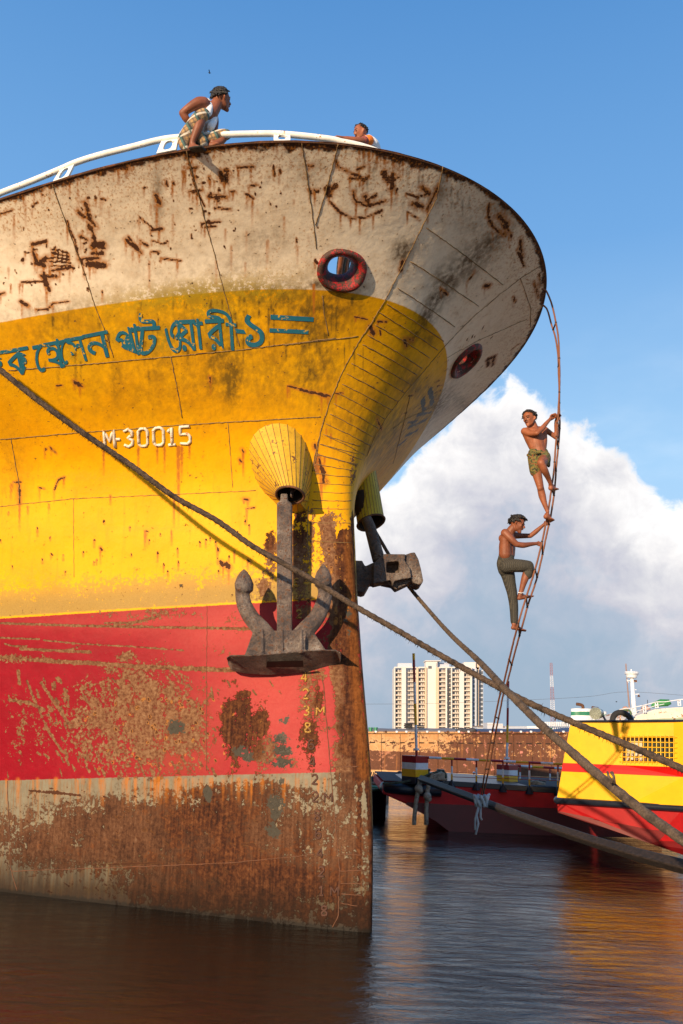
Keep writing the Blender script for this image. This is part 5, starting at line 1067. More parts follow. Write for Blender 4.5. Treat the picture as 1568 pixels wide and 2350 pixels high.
f.chain(mb, [(340, 1060, -.04, 115), (480, 1040, -.07, 118), (620, 1045, -.09, 112), (735, 1050, -.09, 100)], 14); f.chain(mb, [(745, 1060, -.09, 94), (740, 1120, -.08, 90), (725, 1180, -.08, 82)])
solid(mb, 'trousers', man, m_pants, .008, 2)
mb = MB(); f.chain(mb, [(733, 1160, -.08, 88), (722, 1200, -.08, 86)], 14); solid(mb, 'cuff', man, m_pants2, .008, 1)

# --- man squatting on the bulwark
def T3(x, y): return (367.2+.14635*x, 168.3+.14635*y)
ry_ = over_rim(463, 345, .10).y
f = Fig(T3, ry_)
man = thing('person', 'man in white vest and plaid lungi squatting on the ship rail, looking away', 'person', f.p(600, 1180))
mb = MB(); c = f.p(970, 415, .06); H = 350*f.u
U, F, S_s = head(mb, c, (-.10, -.22, 1), (.70, .62, -.55), H)
f.chain(mb, [(890, 470, .04, 92), (850, 560, .03, 98), (800, 620, .02, 110)])
f.chain(mb, [(740, 640, .02, 140), (650, 760, .05, 150), (540, 900, .08, 150), (450, 1030, .10, 150)], 16)
f.chain(mb, [(690, 470, -.06, 98), (600, 470, -.09, 92), (470, 540, -.10, 72), (355, 625, -.08, 58)]); f.chain(mb, [(355, 625, -.08, 58), (410, 710, -.05, 60), (480, 790, .0, 46), (560, 860, .05, 38)])
hand(mb, f.p(560, 860, .05), (.6, .3, -.6), (0, 1, 0), (.6, 0, -.3), 1.1, .4)
f.chain(mb, [(830, 640, .14, 78), (870, 760, .16, 55), (860, 900, .12, 48), (880, 1010, .05, 38)]); f.chain(mb, [(700, 480, -.02, 90), (800, 560, .05, 90), (840, 640, .12, 80)])
f.chain(mb, [(450, 1060, .05, 120), (560, 850, -.04, 100), (670, 650, -.10, 80)]); f.chain(mb, [(655, 690, -.10, 76), (600, 850, -.10, 74), (540, 1000, -.08, 56), (500, 1120, -.06, 42)])
foot(mb, f.p(480, 1175, -.05), f.p(665, 1165, -.12), (0, 0, 1), 1, 1.1)
f.chain(mb, [(560, 1080, .1, 110), (800, 1020, .08, 92), (1020, 960, .06, 74)]); f.chain(mb, [(1020, 970, .06, 70), (960, 1060, .05, 62), (860, 1110, .02, 48)]); foot(mb, f.p(800, 1130, .02), f.p(960, 1130, .0), (0, 0, 1), 1, 1.1)
body_build(mb, 'body', man, m_skin2, .009); face_bits(man, c, U, F, S_s, H); hair(man, c, U, F, S_s, H, 1.15, 420, lo=-.1, spike=.10)
mb = MB(); f.chain(mb, [(700, 620, .02, 142), (640, 770, .05, 160), (530, 910, .08, 163), (440, 1040, .10, 160)], 16); f.chain(mb, [(745, 430, .04, 44), (790, 520, -.03, 46), (760, 620, -.06, 60)]); f.chain(mb, [(860, 640, .10, 46), (850, 740, .04, 55), (790, 840, .0, 70)])
solid(mb, 'vest', man, m_vest, .010, 2)
mb = MB(); f.chain(mb, [(400, 1060, .0, 128), (480, 900, -.05, 118), (600, 720, -.10, 108), (690, 645, -.11, 98)], 14); f.chain(mb, [(420, 1110, .06, 130), (560, 1080, .06, 120), (800, 1040, .06, 108), (940, 980, .05, 98), (1040, 960, .05, 86)], 14); f.chain(mb, [(600, 1000, .0, 110), (680, 1080, .0, 90)]); f.chain(mb, [(380, 1130, -.03, 80), (410, 1170, -.04, 50)])
solid(mb, 'lungi', man, m_plaid, .010, 2)
mb = MB(); q = [f.p(490, 1200, -.07), f.p(690, 1175, -.15)]; mb.tube([q[0], q[0].lerp(q[1], .5), q[1]], [.042, .05, .045], 12, flat=(1.1, .3)); mb.build('sandal', m_sandal, man, smooth=True)

# --- man leaning over the rail
def T4(x, y): return (726.7+.14635*x, 260.1+.14635*y)
f = Fig(T4, over_rim(830, 320, .34).y)
man = thing('person', 'man in white shirt with orange sleeve bands leaning over the rail', 'person', f.p(900, 1200, .2))
mb = MB(); c = f.p(690, 305, .0); H = 270*f.u
U, F, S_s = head(mb, c, (-.25, -.1, 1), (-.85, -.35, -.45), H)
f.chain(mb, [(730, 370, .02, 62), (790, 430, .04, 70), (830, 470, .05, 80)])
f.chain(mb, [(800, 430, -.05, 62), (700, 430, -.12, 52), (600, 412, -.16, 44), (500, 398, -.18, 38), (410, 388, -.19, 30)])
hand(mb, f.p(410, 388, -.19), (-1, -.05, .0), (0, .9, .1), (0, -.3, -1), 1.0, .75, 1)
f.chain(mb, [(860, 470, .08, 105), (900, 650, .35, 115), (860, 900, .75, 110), (760, 1200, 1.15, 105)], 14); f.chain(mb, [(740, 1150, 1.1, 95), (500, 1800, 1.75, 70), (380, 2350, 2.2, 50), (360, 2700, 2.4, 42)]); f.chain(mb, [(780, 1150, 1.2, 95), (560, 1800, 1.9, 70), (460, 2350, 2.3, 50), (440, 2700, 2.5, 42)])
body_build(mb, 'body', man, m_skin, .010); face_bits(man, c, U, F, S_s, H); hair(man, c, U, F, S_s, H, .85, 260, spike=.12, bald=.75)
mb = MB(); f.chain(mb, [(820, 420, .05, 85), (870, 500, .08, 118), (900, 660, .35, 128), (850, 950, .85, 122)], 14); f.chain(mb, [(800, 425, -.03, 78), (745, 430, -.08, 68)]); solid(mb, 'shirt', man, m_shirt, .010, 2)
mb = MB(); f.chain(mb, [(822, 424, -.025, 82), (788, 427, -.05, 79)], 16); solid(mb, 'sleeve_band', man, m_orange, .007, 0)
mb = MB(); f.chain(mb, [(752, 430, -.08, 72), (742, 430, -.09, 71)], 16); solid(mb, 'sleeve_band', man, m_maroon, .007, 0)
mb = MB(); f.chain(mb, [(800, 1000, .95, 125), (700, 1250, 1.25, 125), (540, 1700, 1.75, 110), (390, 2350, 2.25, 88), (370, 2680, 2.4, 70)], 14); f.chain(mb, [(720, 1300, 1.3, 110), (560, 1900, 2.0, 100), (455, 2350, 2.35, 84), (440, 2680, 2.5, 70)], 14); solid(mb, 'lungi', man, m_pants, .012, 2)
# ------------------------------------------------------------ boats and shore
R_PAINT = worn('red boat paint', (.33, .004, .007), .05, .35, 3, bump=.1); R_DARK = worn('dark red bottom paint', (.13, .003, .005), .05, .4, 2, bump=.1)
Y_PAINT = worn('yellow boat paint', (.80, .42, .006), .03, .4, 1.4, var=.10, bump=.12, dark=.25); W_PAINT = worn('white boat paint', (.78, .78, .80), .06, .45, 5, bump=.1)
K_PAINT = worn('blue black paint', (.012, .016, .028), 0, .35, 6, bump=.2); G_PAINT = worn('green boat paint', (.03, .20, .11), .15, .5, 4); T_PAINT = worn('teal boat paint', (.10, .36, .34), .05, .5, 4)
TYRE = worn('black rubber', (.02, .02, .022), 0, .85, 12); GREY_T = worn('grey tarpaulin', (.20, .18, .18), 0, .8, 1.2, bump=.8); BLUE_T = worn('blue tarpaulin', (.045, .07, .14), 0, .7, 1.2, bump=.8)
WOODB = worn('old boat wood', (.22, .12, .07), .1, .8, 4)
def B(x, y, Y): return at(*CB(x, y), Y)
def Yv(x, y, Y): return at(*CY(x, y), Y)
def bands(par, a, b_, r, segs, name, n=10):
    """segs: fractions and paints along a-b, each band its own piece"""
    for (f0, f1, mt) in segs:
        mb = MB(); mb.tube([a.lerp(b_, f0), a.lerp(b_, f1)], r, n); mb.build(name, mt, par, smooth='x')
# red pontoon boat
RY = 21.0
R2 = worn('dull red boat paint', (.60, .006, .008), .06, .65, 3, bump=.1)
red = thing('work_boat', 'low red work boat with black fender, striped masts and striped railing', 'boat', B(600, 1360, RY))
def rb(x, y, z=None): return B(x, y, RY)
prof = [(150, 1160), (330, 1240), (560, 1370), (700, 1480), (2300, 1500), (2300, 1170), (1500, 1140), (640, 1090), (150, 1085)]
mb = MB(); mb.prism([B(x, y, RY) for x, y in prof], (0, 4.6, 0)); mb.build('hull', R2, red, bevel=.03)
mb = MB(); mb.prism([B(x, y, RY-.012) for x, y in [(330, 1245), (560, 1371), (700, 1480), (2290, 1500), (2290, 1300), (600, 1240), (340, 1225)]], (0, .01, 0)); mb.build('boot_topping', R_DARK, red)
mb = MB(); mb.tube([B(600, 1142, RY-.06), B(300, 1125, RY-.06), B(190, 1112, RY), B(165, 1108, RY+.2), B(165, 1108, RY+4.4)], .125, 14); mb.build('fender', K_PAINT, red, smooth=True)
mb = MB(); mb.prism([B(x, y, RY-.02) for x, y in [(590, 1078), (640, 1060), (1520, 1115), (1520, 1160), (640, 1100), (590, 1110)]], (0, 4.6, 0)); mb.prism([B(x, y, RY+.3) for x, y in [(290, 1085), (300, 1060), (470, 1040), (600, 1060), (620, 1100)]], (0, 3, 0)); mb.build('deck_edge', K_PAINT, red, bevel=.01)
D_PAINT = worn('dark deck paint', (.022, .026, .034), .1, .95, 3)
zt_ = B(600, 1088, RY).z; q0, q1, q2, q3 = B(155, 1085, RY+.02), B(2300, 1100, RY+.02), None, None; mb = MB(); mb.addv([(q0.x, RY+.01, B(400, 1078, RY).z+.03), (q1.x+3, RY+.01, B(1500, 1112, RY).z+.03), (q1.x+3, RY+4.6, B(1500, 1112, RY).z+.03), (q0.x, RY+4.6, B(400, 1078, RY).z+.03)], [(0, 1, 2, 3)]); mb.build('deck', D_PAINT, red)
def mast_box(x0, xm, x1, ys, Yc, par, mastx, mast):
    cx = (x0+x1)/2; a = B(x0, ys[0], Yc); b_ = B(x1, ys[0], Yc); hw = (b_-a).length/2; cen = (a+b_)/2+Vector((0, hw*.2, 0)); rot = Matrix.Rotation(math.radians(43), 3, 'Z')
    zs = [B(cx, y, Yc).z for y in ys]
    for k, mt in enumerate((R_PAINT, W_PAINT, Y_PAINT, K_PAINT)):
        mb = MB(); mb.box((cen.x, cen.y, (zs[k]+zs[k+1])/2), (hw*1.41-.004*(k % 2), hw*1.41-.004*(k % 2), zs[k]-zs[k+1]), rot); mb.build('mast_base', mt, par, bevel=.006)
    P0 = B(mastx[0], ys[0], Yc); P1 = B(mastx[1], mast[-1][1], Yc); L = ys[0]-mast[-1][1]
    bands(par, P0, P1, mastx[2], [((ys[0]-a_)/L, (ys[0]-b2)/L, mt) for (a_, b2, mt) in mast], 'mast')
    q = P0.lerp(P1, (ys[0]-mast[0][1])/L); mb = MB(); mb.cyl(q-Vector((0, 0, .015)), q+Vector((0, 0, .03)), .07, 14); mb.build('mast_collar', W_PAINT, par)
mast_box(300, 403, 506, (867, 920, 971, 1028, 1085), RY-.1, red, (412, 389, .033), [(867, 822, R_PAINT), (822, 635, W_PAINT), (635, 470, Y_PAINT), (470, 305, W_PAINT), (305, 130, R_PAINT), (130, 78, Y_PAINT)])
mast_box(1031, 1128, 1196, (937, 976, 1022, 1068, 1118), RY+1.6, red, (1108, 1119, .030), [(937, 890, R_PAINT), (890, 770, W_PAINT), (770, 635, Y_PAINT), (635, 503, R_PAINT), (503, 390, W_PAINT), (390, 292, R_PAINT)])
def railing(par, a, b_, n, cols, posts, foot_y, Yc, r=.028):
    A_, B_ = B(*a, Yc), B(*b_, Yc)
    bands(par, A_, B_, r, [(i/n, (i+1)/n, cols[i % len(cols)]) for i in range(n)], 'rail', 8)
    for x, y0, y1 in posts:
        p0, p1 = B(x, y0, Yc), B(x, y1, Yc)
        for f0, f1, mt in ((0, .3, R_PAINT), (.3, .62, W_PAINT), (.62, 1, Y_PAINT)): mb = MB(); mb.tube([p0.lerp(p1, f0), p0.lerp(p1, f1)], .022, 8); mb.build('rail_post', mt, par)
        mb = MB(); mb.tube([p1+Vector((0, 0, .10)), p1-Vector((0, 0, .10))], [.02, .10], 8); mb.build('post_foot', K_PAINT, par)
railing(red, (412, 877), (1560, 933), 12, (R_PAINT, W_PAINT, Y_PAINT), [(684, 888, 1085), (873, 897, 1098), (1078, 908, 1112), (1282, 918, 1128), (1502, 928, 1140)], 0, RY-.05)
railing(red, (1130, 942), (1560, 967), 5, (R_PAINT, W_PAINT, Y_PAINT), [(1210, 948, 1100), (1441, 960, 1110)], 0, RY+2.6, .03)
mb = MB()
for y0, y1, x0, x1 in ((995, 1045, 685, 1560), (1030, 1060, 685, 1560)): mb.tube([B(x0, y0, RY-.02), B(x1, y1, RY-.02)], .008, 6)
mb.build('rail_wire', R_PAINT, red)
for x, y, Yc in ((490, 970, RY+.2), (597, 975, RY+.3), (1300, 1058, RY+.8), (1380, 1060, RY+.8)):
    mb = MB(); a = B(x, y, Yc); mb.cyl(Vector((a.x, a.y, .8)), a, .075, 14); mb.cyl(a-Vector((0, 0, .04)), a+Vector((0, 0, .012)), .095, 14); mb.build('bitt', K_PAINT, red, bevel=.006)
mb = MB()
for k in range(6): mb.tube([B(455+6*k, 1040-3*k, RY-.15), B(530, 1015+7*k, RY-.2), B(600, 1002+9*k, RY-.1), B(640, 1010+8*k, RY+.1)], .035, 8, jit=.1)
o = mb.build('rope_coil', m_pale, smooth=True); tag(o, 'pale mooring rope coiled round the two front bitts of the red boat', 'rope'); mb = MB()
for k in range(4): mb.tube([B(1290, 1075+7*k, RY+.6), B(1330, 1065+9*k, RY+.55), B(1400, 1085+5*k, RY+.6)], .035, 8, jit=.1)
o = mb.build('rope_coil', m_pale, smooth=True); tag(o, 'pale rope heap on the rear bitts of the red boat, near the yellow tug', 'rope')
mb = MB(); rope(mb, dense(spline([B(150, 1082, RY-.2), B(300, 1072, RY-.2), (B(450, 1035, RY-.25)), B(540, 1000, RY-.2), B(620, 990, RY), B(640, 1040, RY)], 6), .04), .025, .2); o = mb.build('rope', rope_mat('greenish rope', (.05, .06, .04), (.12, .13, .09)), smooth=True); tag(o, 'thin greenish rope lying along the bow of the red boat', 'rope')
for lab, pts, kn in (('pale frayed rope hanging into the water at the red bow, the left one', [(440, 1045), (428, 1110), (412, 1200), (400, 1290), (392, 1400)], 1120), ('pale knotted rope hanging into the water at the red bow, the right one', [(545, 1005), (522, 1050), (500, 1120), (495, 1180), (488, 1260), (486, 1400)], 1180)):
    mb = MB(); rope(mb, dense(spline([B(x, y, RY-.35) for x, y in pts], 6), .04), .048, .25, fib=60, fl=.06)
    kx_ = B(pts[3][0] if kn > 1150 else pts[1][0], kn, RY-.37); mb.ball(kx_, .095, 10, 8); mb.ball(kx_+Vector((.03, 0, -.05)), .075, 10, 8); o = mb.build('hanging_rope', m_pale, smooth=True); tag(o, lab, 'rope')

# yellow and red vessel at the right
def YV(x, y, dY=0):                              # its side runs slightly towards the camera on the right
    return Yv(x, y, 17.5-1.45*(x-245)/1270+dY)
yb = thing('tug_boat', 'yellow tug boat side with red stripe, black rubbing rail and barred window', 'boat', YV(900, 2040))
nrm_y = Vector((.35, 1, 0)).normalized()
def yprism(pts, d0, d1, name, mt, bevel=0.0, par=None):
    mb = MB(); mb.prism([YV(x, y)+nrm_y*d0 for x, y in pts], nrm_y*(d1-d0)); return mb.build(name, mt, par or yb, bevel=bevel)
win = (905, 937, 1415, 1200)
XR = 3600
def sl(x): return (x-245)/1270
body_y = [(380, 795), (win[0], 793), (win[0], win[1]), (win[0], 1225)]
yprism([(378, 796), (905, 793), (905, 1228), (300, 1205)], 0, 3.8, 'cabin_side', Y_PAINT); yprism([(905, 793), (1415, 791), (1415, 937), (905, 937)], 0, 3.8, 'cabin_side', Y_PAINT)
yprism([(1415, 791), (XR, 770), (XR, 1300), (1415, 1246)], 0, 3.8, 'cabin_side', Y_PAINT); yprism([(905, 1200), (1415, 1200), (1415, 1246), (905, 1228)], 0, 3.8, 'cabin_side', Y_PAINT)
yprism([(300, 1205), (905, 1228), (1415, 1246), (XR, 1325), (XR, 1435), (1511, 1347), (288, 1290)], -.004, 3.8, 'red_stripe', worn('red stripe paint', (.62, .008, .008), .02, .4, 2, bump=.1))
yprism([(288, 1290), (1511, 1347), (XR, 1440), (XR, 1740), (1511, 1650), (1000, 1610), (240, 1562)], 0, 3.8, 'bulwark_side', Y_PAINT)
yprism([(242, 1590), (1000, 1640), (1511, 1672), (XR, 1780), (XR, 2400), (1500, 2130), (1190, 2020), (690, 1850), (247, 1703)], .03, 3.6, 'hull', R_PAINT)
yprism([(247, 1690), (690, 1780), (1190, 1880), (1511, 1900), (XR, 2000), (XR, 2400), (1500, 2130), (1190, 2022), (690, 1852), (247, 1705)], .018, .028, 'boot_topping', R_DARK)
mb = MB(); mb.tube([YV(232, 1583)+nrm_y*3.6, YV(232, 1583)+nrm_y*.1, YV(240, 1584)-nrm_y*.02, YV(1000, 1632)-nrm_y*.02, YV(1511, 1664)-nrm_y*.02, YV(XR, 1780)-nrm_y*.02], .062, 12); mb.build('rubbing_rail', K_PAINT, yb, smooth=True)
mb = MB(); mb.tube([YV(420, 787)-nrm_y*.02, YV(1511, 781)-nrm_y*.02, YV(XR, 765)-nrm_y*.02], .022, 8); mb.build('roof_edge', K_PAINT, yb)
glass, t, b = mat('dull window glass'); b.inputs['Base Color'].default_value = (.05, .065, .05, 1); b.inputs['Roughness'].default_value = .15
wf = MB(); wf.addv([YV(890, 920)+nrm_y*.35, YV(1430, 920)+nrm_y*.35, YV(1430, 1215)+nrm_y*.35, YV(890, 1215)+nrm_y*.35], [(0, 1, 2, 3)]); wdw = wf.build('window', worn('pale cabin lining', (.45, .46, .36), .05, .7, 6), yb)
mb = MB(); mb.prism([YV(x, y)+nrm_y*.30 for x, y in [(1112, 945), (1412, 945), (1412, 1195), (1112, 1195)]], nrm_y*.02); mb.build('pane', glass, wdw)
mb = MB(); mb.prism([YV(x, y)+nrm_y*.28 for x, y in [(908, 1112), (1150, 1112), (1150, 1195), (908, 1195)]], nrm_y*.02); mb.build('peeling_board', worn('peeling board', (.6, .58, .52), .7, .8, 9, rustcol=(.12, .05, .03)), wdw)
mb = MB()
for i in range(13): mb.tube([YV(893+i*43.5+rnd.uniform(-3, 3), 928+rnd.uniform(-6, 4))-nrm_y*.03, YV(893+i*43.5+rnd.uniform(-3, 3), 1212+rnd.uniform(-4, 8))-nrm_y*.03], .0085, 6)
for i in range(6): mb.tube([YV(868, 942+i*50+rnd.uniform(-3, 3))-nrm_y*.03, YV(1450, 950+i*50+rnd.uniform(-3, 3))-nrm_y*.03], .0085, 6)
mb.build('bars', Y_PAINT, wdw)
sl_ = YV(652, 690)+nrm_y*1.0; mb = MB(); mb.tube([sl_+Vector((-.12, -.10, -.01)), sl_+Vector((-.11, -.06, 0)), sl_+Vector((.0, .02, .0)), sl_+Vector((.06, .08, 0))], [.125, .125, .10, .03], 16); o_ = mb.build('searchlight', worn('pale lamp shell', (.35, .42, .45), 0, .25, 9, metal=.7), yb, smooth='x')
mb = MB(); mb.tube([sl_+Vector((.05, .05, 0)), YV(722, 790)+nrm_y*1.0], .022, 8); mb.build('lamp_post', K_PAINT, yb)
tt = thing('tyre', 'black tyre lying on the roof of the yellow tug', 'tyre', YV(885, 778)+nrm_y*1.6); mb = MB(); c_ = YV(882, 778)+nrm_y*1.6
mb.tube([c_+Vector((.20*math.cos(a), .08*math.sin(a), .20*math.sin(a))) for a in np.linspace(0, 2*PI, 25)[:-1]], .06, 10, closed=True); mb.build('tread', TYRE, tt, smooth=True)

# rusty barge behind
BYY = 43.0
m_barge, t, b = mat('rusted barge side'); v = t.obj(); n1 = t.noise(v, .5, 5, .6); n2 = t.noise(v, 2.2, 6, .68); n3 = t.noise(v, 9, 5, .7); z = t.sep(v)[2]; xx = t.sep(v)[0]
c = t.mix(t.ss(n2, .35, .65), (.50, .24, .09), (.60, .37, .18)); f_ = t.add(t.mul(n2, .5), t.add(t.mul(n3, .35), t.mul(n1, .3)))
hv = t.ss(xx, 3.5, 8.0); up_z = t.mul(t.ss(z, .33, .40), t.ss(z, 1.28, 1.22)); f2 = t.add(f_, t.add(t.mul(up_z, .07), t.mul(hv, t.mul(t.ss(z, .3, .4), .09))))
mid = t.mix(up_z, c, t.mix(n3, (.34, .12, .06), (.50, .24, .14))); c = mid
c = t.mix(t.ss(f2, .60, .63), c, t.mix(n3, (.05, .02, .012), (.20, .07, .03))); c = t.mix(t.mul(t.ss(t.noise(v, 3, 4, .7), .60, .63), t.mul(hv, t.ss(z, .35, .5))), c, (.60, .22, .17))
c = t.mix(t.mul(t.ss(t.noise(v, 5, 4, .7), .66, .68), t.mul(hv, t.ss(z, .6, .8))), c, (.72, .64, .56)); c = t.mix(t.mul(t.ss(t.noise(t.scale(v, (6, 6, .4)), 1.2, 4), .55, .75), .5), c, (.40, .15, .04))
lowk = t.ss(z, .38, .34); c = t.mix(lowk, c, t.mix(t.ss(n2, .4, .65), (.66, .40, .18), (.50, .24, .09))); t.put(b.inputs['Base Color'], c); b.inputs['Roughness'].default_value = .85; t.put(b.inputs['Normal'], t.bump(n3, .5, .05))
barge = thing('barge', 'long rusty orange cargo barge with covered hold behind the red boat', 'barge', (0, 43, 0))
mb = MB(); mb.prism([B(x, y, BYY) for x, y in [(-500, 688), (2400, 692), (2400, 1230), (-500, 1230)]], (0, 9, 0)); mb.build('hull', m_barge, barge)
mb = MB(); mb.prism([B(x, y, BYY-.12) for x, y in [(-500, 680), (2400, 684), (2400, 698), (-500, 694)]], (0, .3, 0))
for x in range(-450, 2400, 146): mb.prism([B(x, 700, BYY-.05), B(x+5, 700, BYY-.05), B(x+5, 1060, BYY-.05), B(x, 1060, BYY-.05)], (0, .06, 0))
mb.build('gunwale', m_barge, barge, bevel=.01)
sm0 = None
for i in range(34):
    x = -380+i*75.5+rnd.uniform(-3, 3); y = 764+.0075*x
    mb = MB(); mb.prism([B(x+dx, y+dy, BYY-.015) for dx, dy in ((-24, 0), (-18, -4.5), (18, -4.5), (24, 0), (18, 4.5), (-18, 4.5))], (0, .03, 0)); mb.build('scupper', m_hole, barge)
for i in range(26):
    x = -300+i*80+rnd.uniform(-8, 8); mb = MB(); mb.box(B(x, 682, BYY-.1), (.10, .12, .09)); mb.build('cleat', W_PAINT if i % 3 else m_rim, barge, bevel=.01)
def tarp(x0, x1, mt, lab, h=.30, Y0=BYY+1.0):
    a, b_ = B(x0, 684, Y0), B(x1, 684, Y0); n = 40; vs = []; m__ = 9
    for i in range(n+1):
        p = a.lerp(b_, i/n)
        for k in range(m__):
            ph = PI*k/(m__-1); hh_ = h*(.8+.35*pnoise(Vector((p.x*1.1, k*.5, 3)))); vs.append(p+Vector((0, 2-2.2*math.cos(ph)+.06*pnoise(p*3), hh_*math.sin(ph)**.6-.04)))
    mb = MB(); mb.addv(vs, [(i*m__+k, i*m__+k+1, (i+1)*m__+k+1, (i+1)*m__+k) for i in range(n) for k in range(m__-1)]+[tuple(range(m__)), tuple(n*m__+k for k in range(m__-1, -1, -1))])
    o = mb.build('tarpaulin', mt, smooth=True); tag(o, lab, 'tarpaulin')
tarp(-500, 745, GREY_T, 'grey tarpaulin over the left part of the barge hold', .26); tarp(845, 2300, BLUE_T, 'dark blue tarpaulin over the right part of the barge hold', .24)
mb = MB()
for k in range(9): q = B(745+k*12, 676+rnd.uniform(-8, 4), BYY+.9); mb.ball(q, .17, 10, 8, (1.3, 1, .7))
o = mb.build('bundle', worn('black and white bundle', (.05, .05, .06), 0, .8, 9, dark=1), smooth=True); tag(o, 'dark lumpy bundle between the grey and the blue tarpaulin', 'bundle')
for x, y0 in ((58, 650), (97, 650), (1395, 650), (1440, 652)): mb = MB(); q = B(x, y0, BYY+.1); mb.cyl(Vector((q.x, q.y, 1.9)), q, .085, 12); mb.cyl(q-Vector((0, 0, .05)), q+Vector((0, 0, .01)), .11, 12); mb.build('bollard', G_PAINT, barge)
for lab, xs_, n_t in (('stack of three black tyres on the barge cover, the taller stack', (350,), 3), ('low black tyres lying beside the taller tyre stack', (440,), 2)):
    g = thing('tyre_stack', lab, 'tyres', B(xs_[0], 652, BYY+1.2))
    for x in xs_:
        for k in range(n_t):
            q = B(x+rnd.uniform(-4, 4), 650-k*13.5, BYY+1.2); mb = MB(); mb.tube([q+Vector((.17*math.cos(a), .17*math.sin(a), 0)) for a in np.linspace(0, 2*PI, 21)[:-1]], .05 if n_t == 3 else .042, 8, closed=True, flat=(1.3, .8)); mb.build('tyre', TYRE, g, smooth=True)

# small boats between
tb = thing('small_boat', 'teal wooden boat with pointed stern behind the red boat', 'boat', B(730, 1120, 33))
mb = MB()
def hull_loft(secs, mb):
    n = len(secs[0]); vs = [p for s_ in secs for p in s_]; mb.addv(vs, [(i*n+k, i*n+k+1, (i+1)*n+k+1, (i+1)*n+k) for i in range(len(secs)-1) for k in range(n-1)])
secs = []
for i in range(13):
    u = i/12; x = 520+u*300; yt = 1072-58*u**3-(6 if u < .2 else 0); w_ = .8*math.sin(PI*(.12+.86*u))**.7 if u < .97 else .02; p = B(x, yt, 33)
    secs.append([p+Vector((0, -w_, 0)), Vector((p.x, p.y-w_*.8, .45)), Vector((p.x-.1, p.y, .1)), Vector((p.x, p.y+w_*.8, .45)), p+Vector((0, w_, 0))])
hull_loft(secs, mb); o_ = mb.build('hull', T_PAINT, tb, smooth='x'); mb = MB(); mb.tube([s_[0] for s_ in secs], .03, 6); mb.tube([s_[4] for s_ in secs], .03, 6); mb.build('gunwale', W_PAINT, tb)
def small_boat(name, lab, px_, Yb, mt, trim, h, w_):
    bt = thing(name, lab, 'boat', B((px_[0]+px_[1])/2, px_[3], Yb)); secs = []
    for i in range(13):
        u = i/12; x = px_[0]+(px_[1]-px_[0])*u; yt = px_[2]+(px_[4]-px_[2])*u; p = B(x, yt, Yb); ww = w_*(1-u**3*.96)
        secs.append([p+Vector((0, -ww, 0)), Vector((p.x, p.y-ww*.7, max(-.1, p.z-h))), Vector((p.x, p.y, max(-.15, p.z-h*1.3))), Vector((p.x, p.y+ww*.7, max(-.1, p.z-h))), p+Vector((0, ww, 0))])
    mb = MB(); hull_loft(secs, mb); mb.build('hull', mt, bt, smooth='x'); mb = MB(); mb.tube([s_[0] for s_ in secs], .04, 6); mb.tube([s_[4] for s_ in secs], .04, 6); mb.build('gunwale', trim, bt)
    mb = MB(); mb.addv([s_[0]+Vector((0, .04, -.12)) for s_ in secs]+[s_[4]+Vector((0, -.04, -.12)) for s_ in secs], [(i, i+1, 13+i+1, 13+i) for i in range(12)]); mb.build('inner_floor', mt if mt != K_PAINT else G_PAINT, bt); return bt
small_boat('small_boat', 'dark boat with green inside, low beside the ship stem', (-200, 178, 1105, 1200, 1122), 23.5, K_PAINT, G_PAINT, 1.0, 1.1)
small_boat('small_boat', 'brown wooden boat with clutter beyond the dark green boat', (-150, 200, 1030, 1120, 1092), 29, WOODB, WOODB, .7, .9)
m_clut = worn('deck clutter', (.06, .05, .05), .2, .9, 12)
for i, x in enumerate((52, 68, 80)):
    mb = MB(); q = B(x, 1046, 29); mb.box(q, (.22, .2, .16), Matrix.Rotation(i, 3, 'Z')); mb.tube([q, q+Vector((.05, 0, .22))], .02, 6); o = mb.build('crate', m_clut, bevel=.01)
    tag(o, ('leftmost dark crate', 'middle dark crate', 'rightmost dark crate')[i]+' on the brown wooden boat', 'crate')
# seated man with white cap and a dark bundle
f = Fig(lambda x, y: CB(x, y), 33.0)
man = thing('person', 'small figure in white cap and checked shirt beyond the red boat railing', 'person', f.p(852, 1085))
mb = MB(); c = f.p(855, 1003, 0); H = 24*f.u; U, F, S_s = head(mb, c, (0, 0, 1), (-.6, -.8, -.1), H)
f.chain(mb, [(853, 1015, 0, 5), (851, 1024, 0, 8)], 8); f.chain(mb, [(850, 1030, 0, 14), (850, 1060, 0, 15), (852, 1090, 0, 16)], 10); f.chain(mb, [(838, 1028, -.05, 6), (834, 1048, -.1, 5), (845, 1062, -.25, 4)], 8); f.chain(mb, [(863, 1028, .05, 6), (868, 1048, 0, 5), (860, 1062, -.2, 4)], 8); f.chain(mb, [(848, 1085, 0, 11), (835, 1080, -.35, 8), (836, 1105, -.4, 6)], 8); f.chain(mb, [(858, 1085, 0, 11), (862, 1082, -.35, 8), (862, 1105, -.4, 6)], 8)
body_build(mb, 'body', man, m_skin2, .02, 1)
mb = MB(); f.chain(mb, [(850, 1027, 0, 15.5), (850, 1060, 0, 16.5), (852, 1075, 0, 16)], 10); f.chain(mb, [(838, 1027, -.05, 8), (834, 1045, -.1, 7)], 8); f.chain(mb, [(863, 1027, .05, 8), (868, 1045, 0, 7)], 8)
solid(mb, 'shirt', man, fabric('checked shirt', lambda t, v: t.mix(t.mx(stripes(t, t.sep(v)[0], 60, .5), stripes(t, t.sep(v)[2], 60, .5)), (.45, .50, .52), (.05, .10, .13))), .02, 1)
mb = MB(); mb.ball(c+U*.30*H, .42*H, 12, 8, (1, 1, .55)); mb.build('cap', W_PAINT, man, smooth=True)
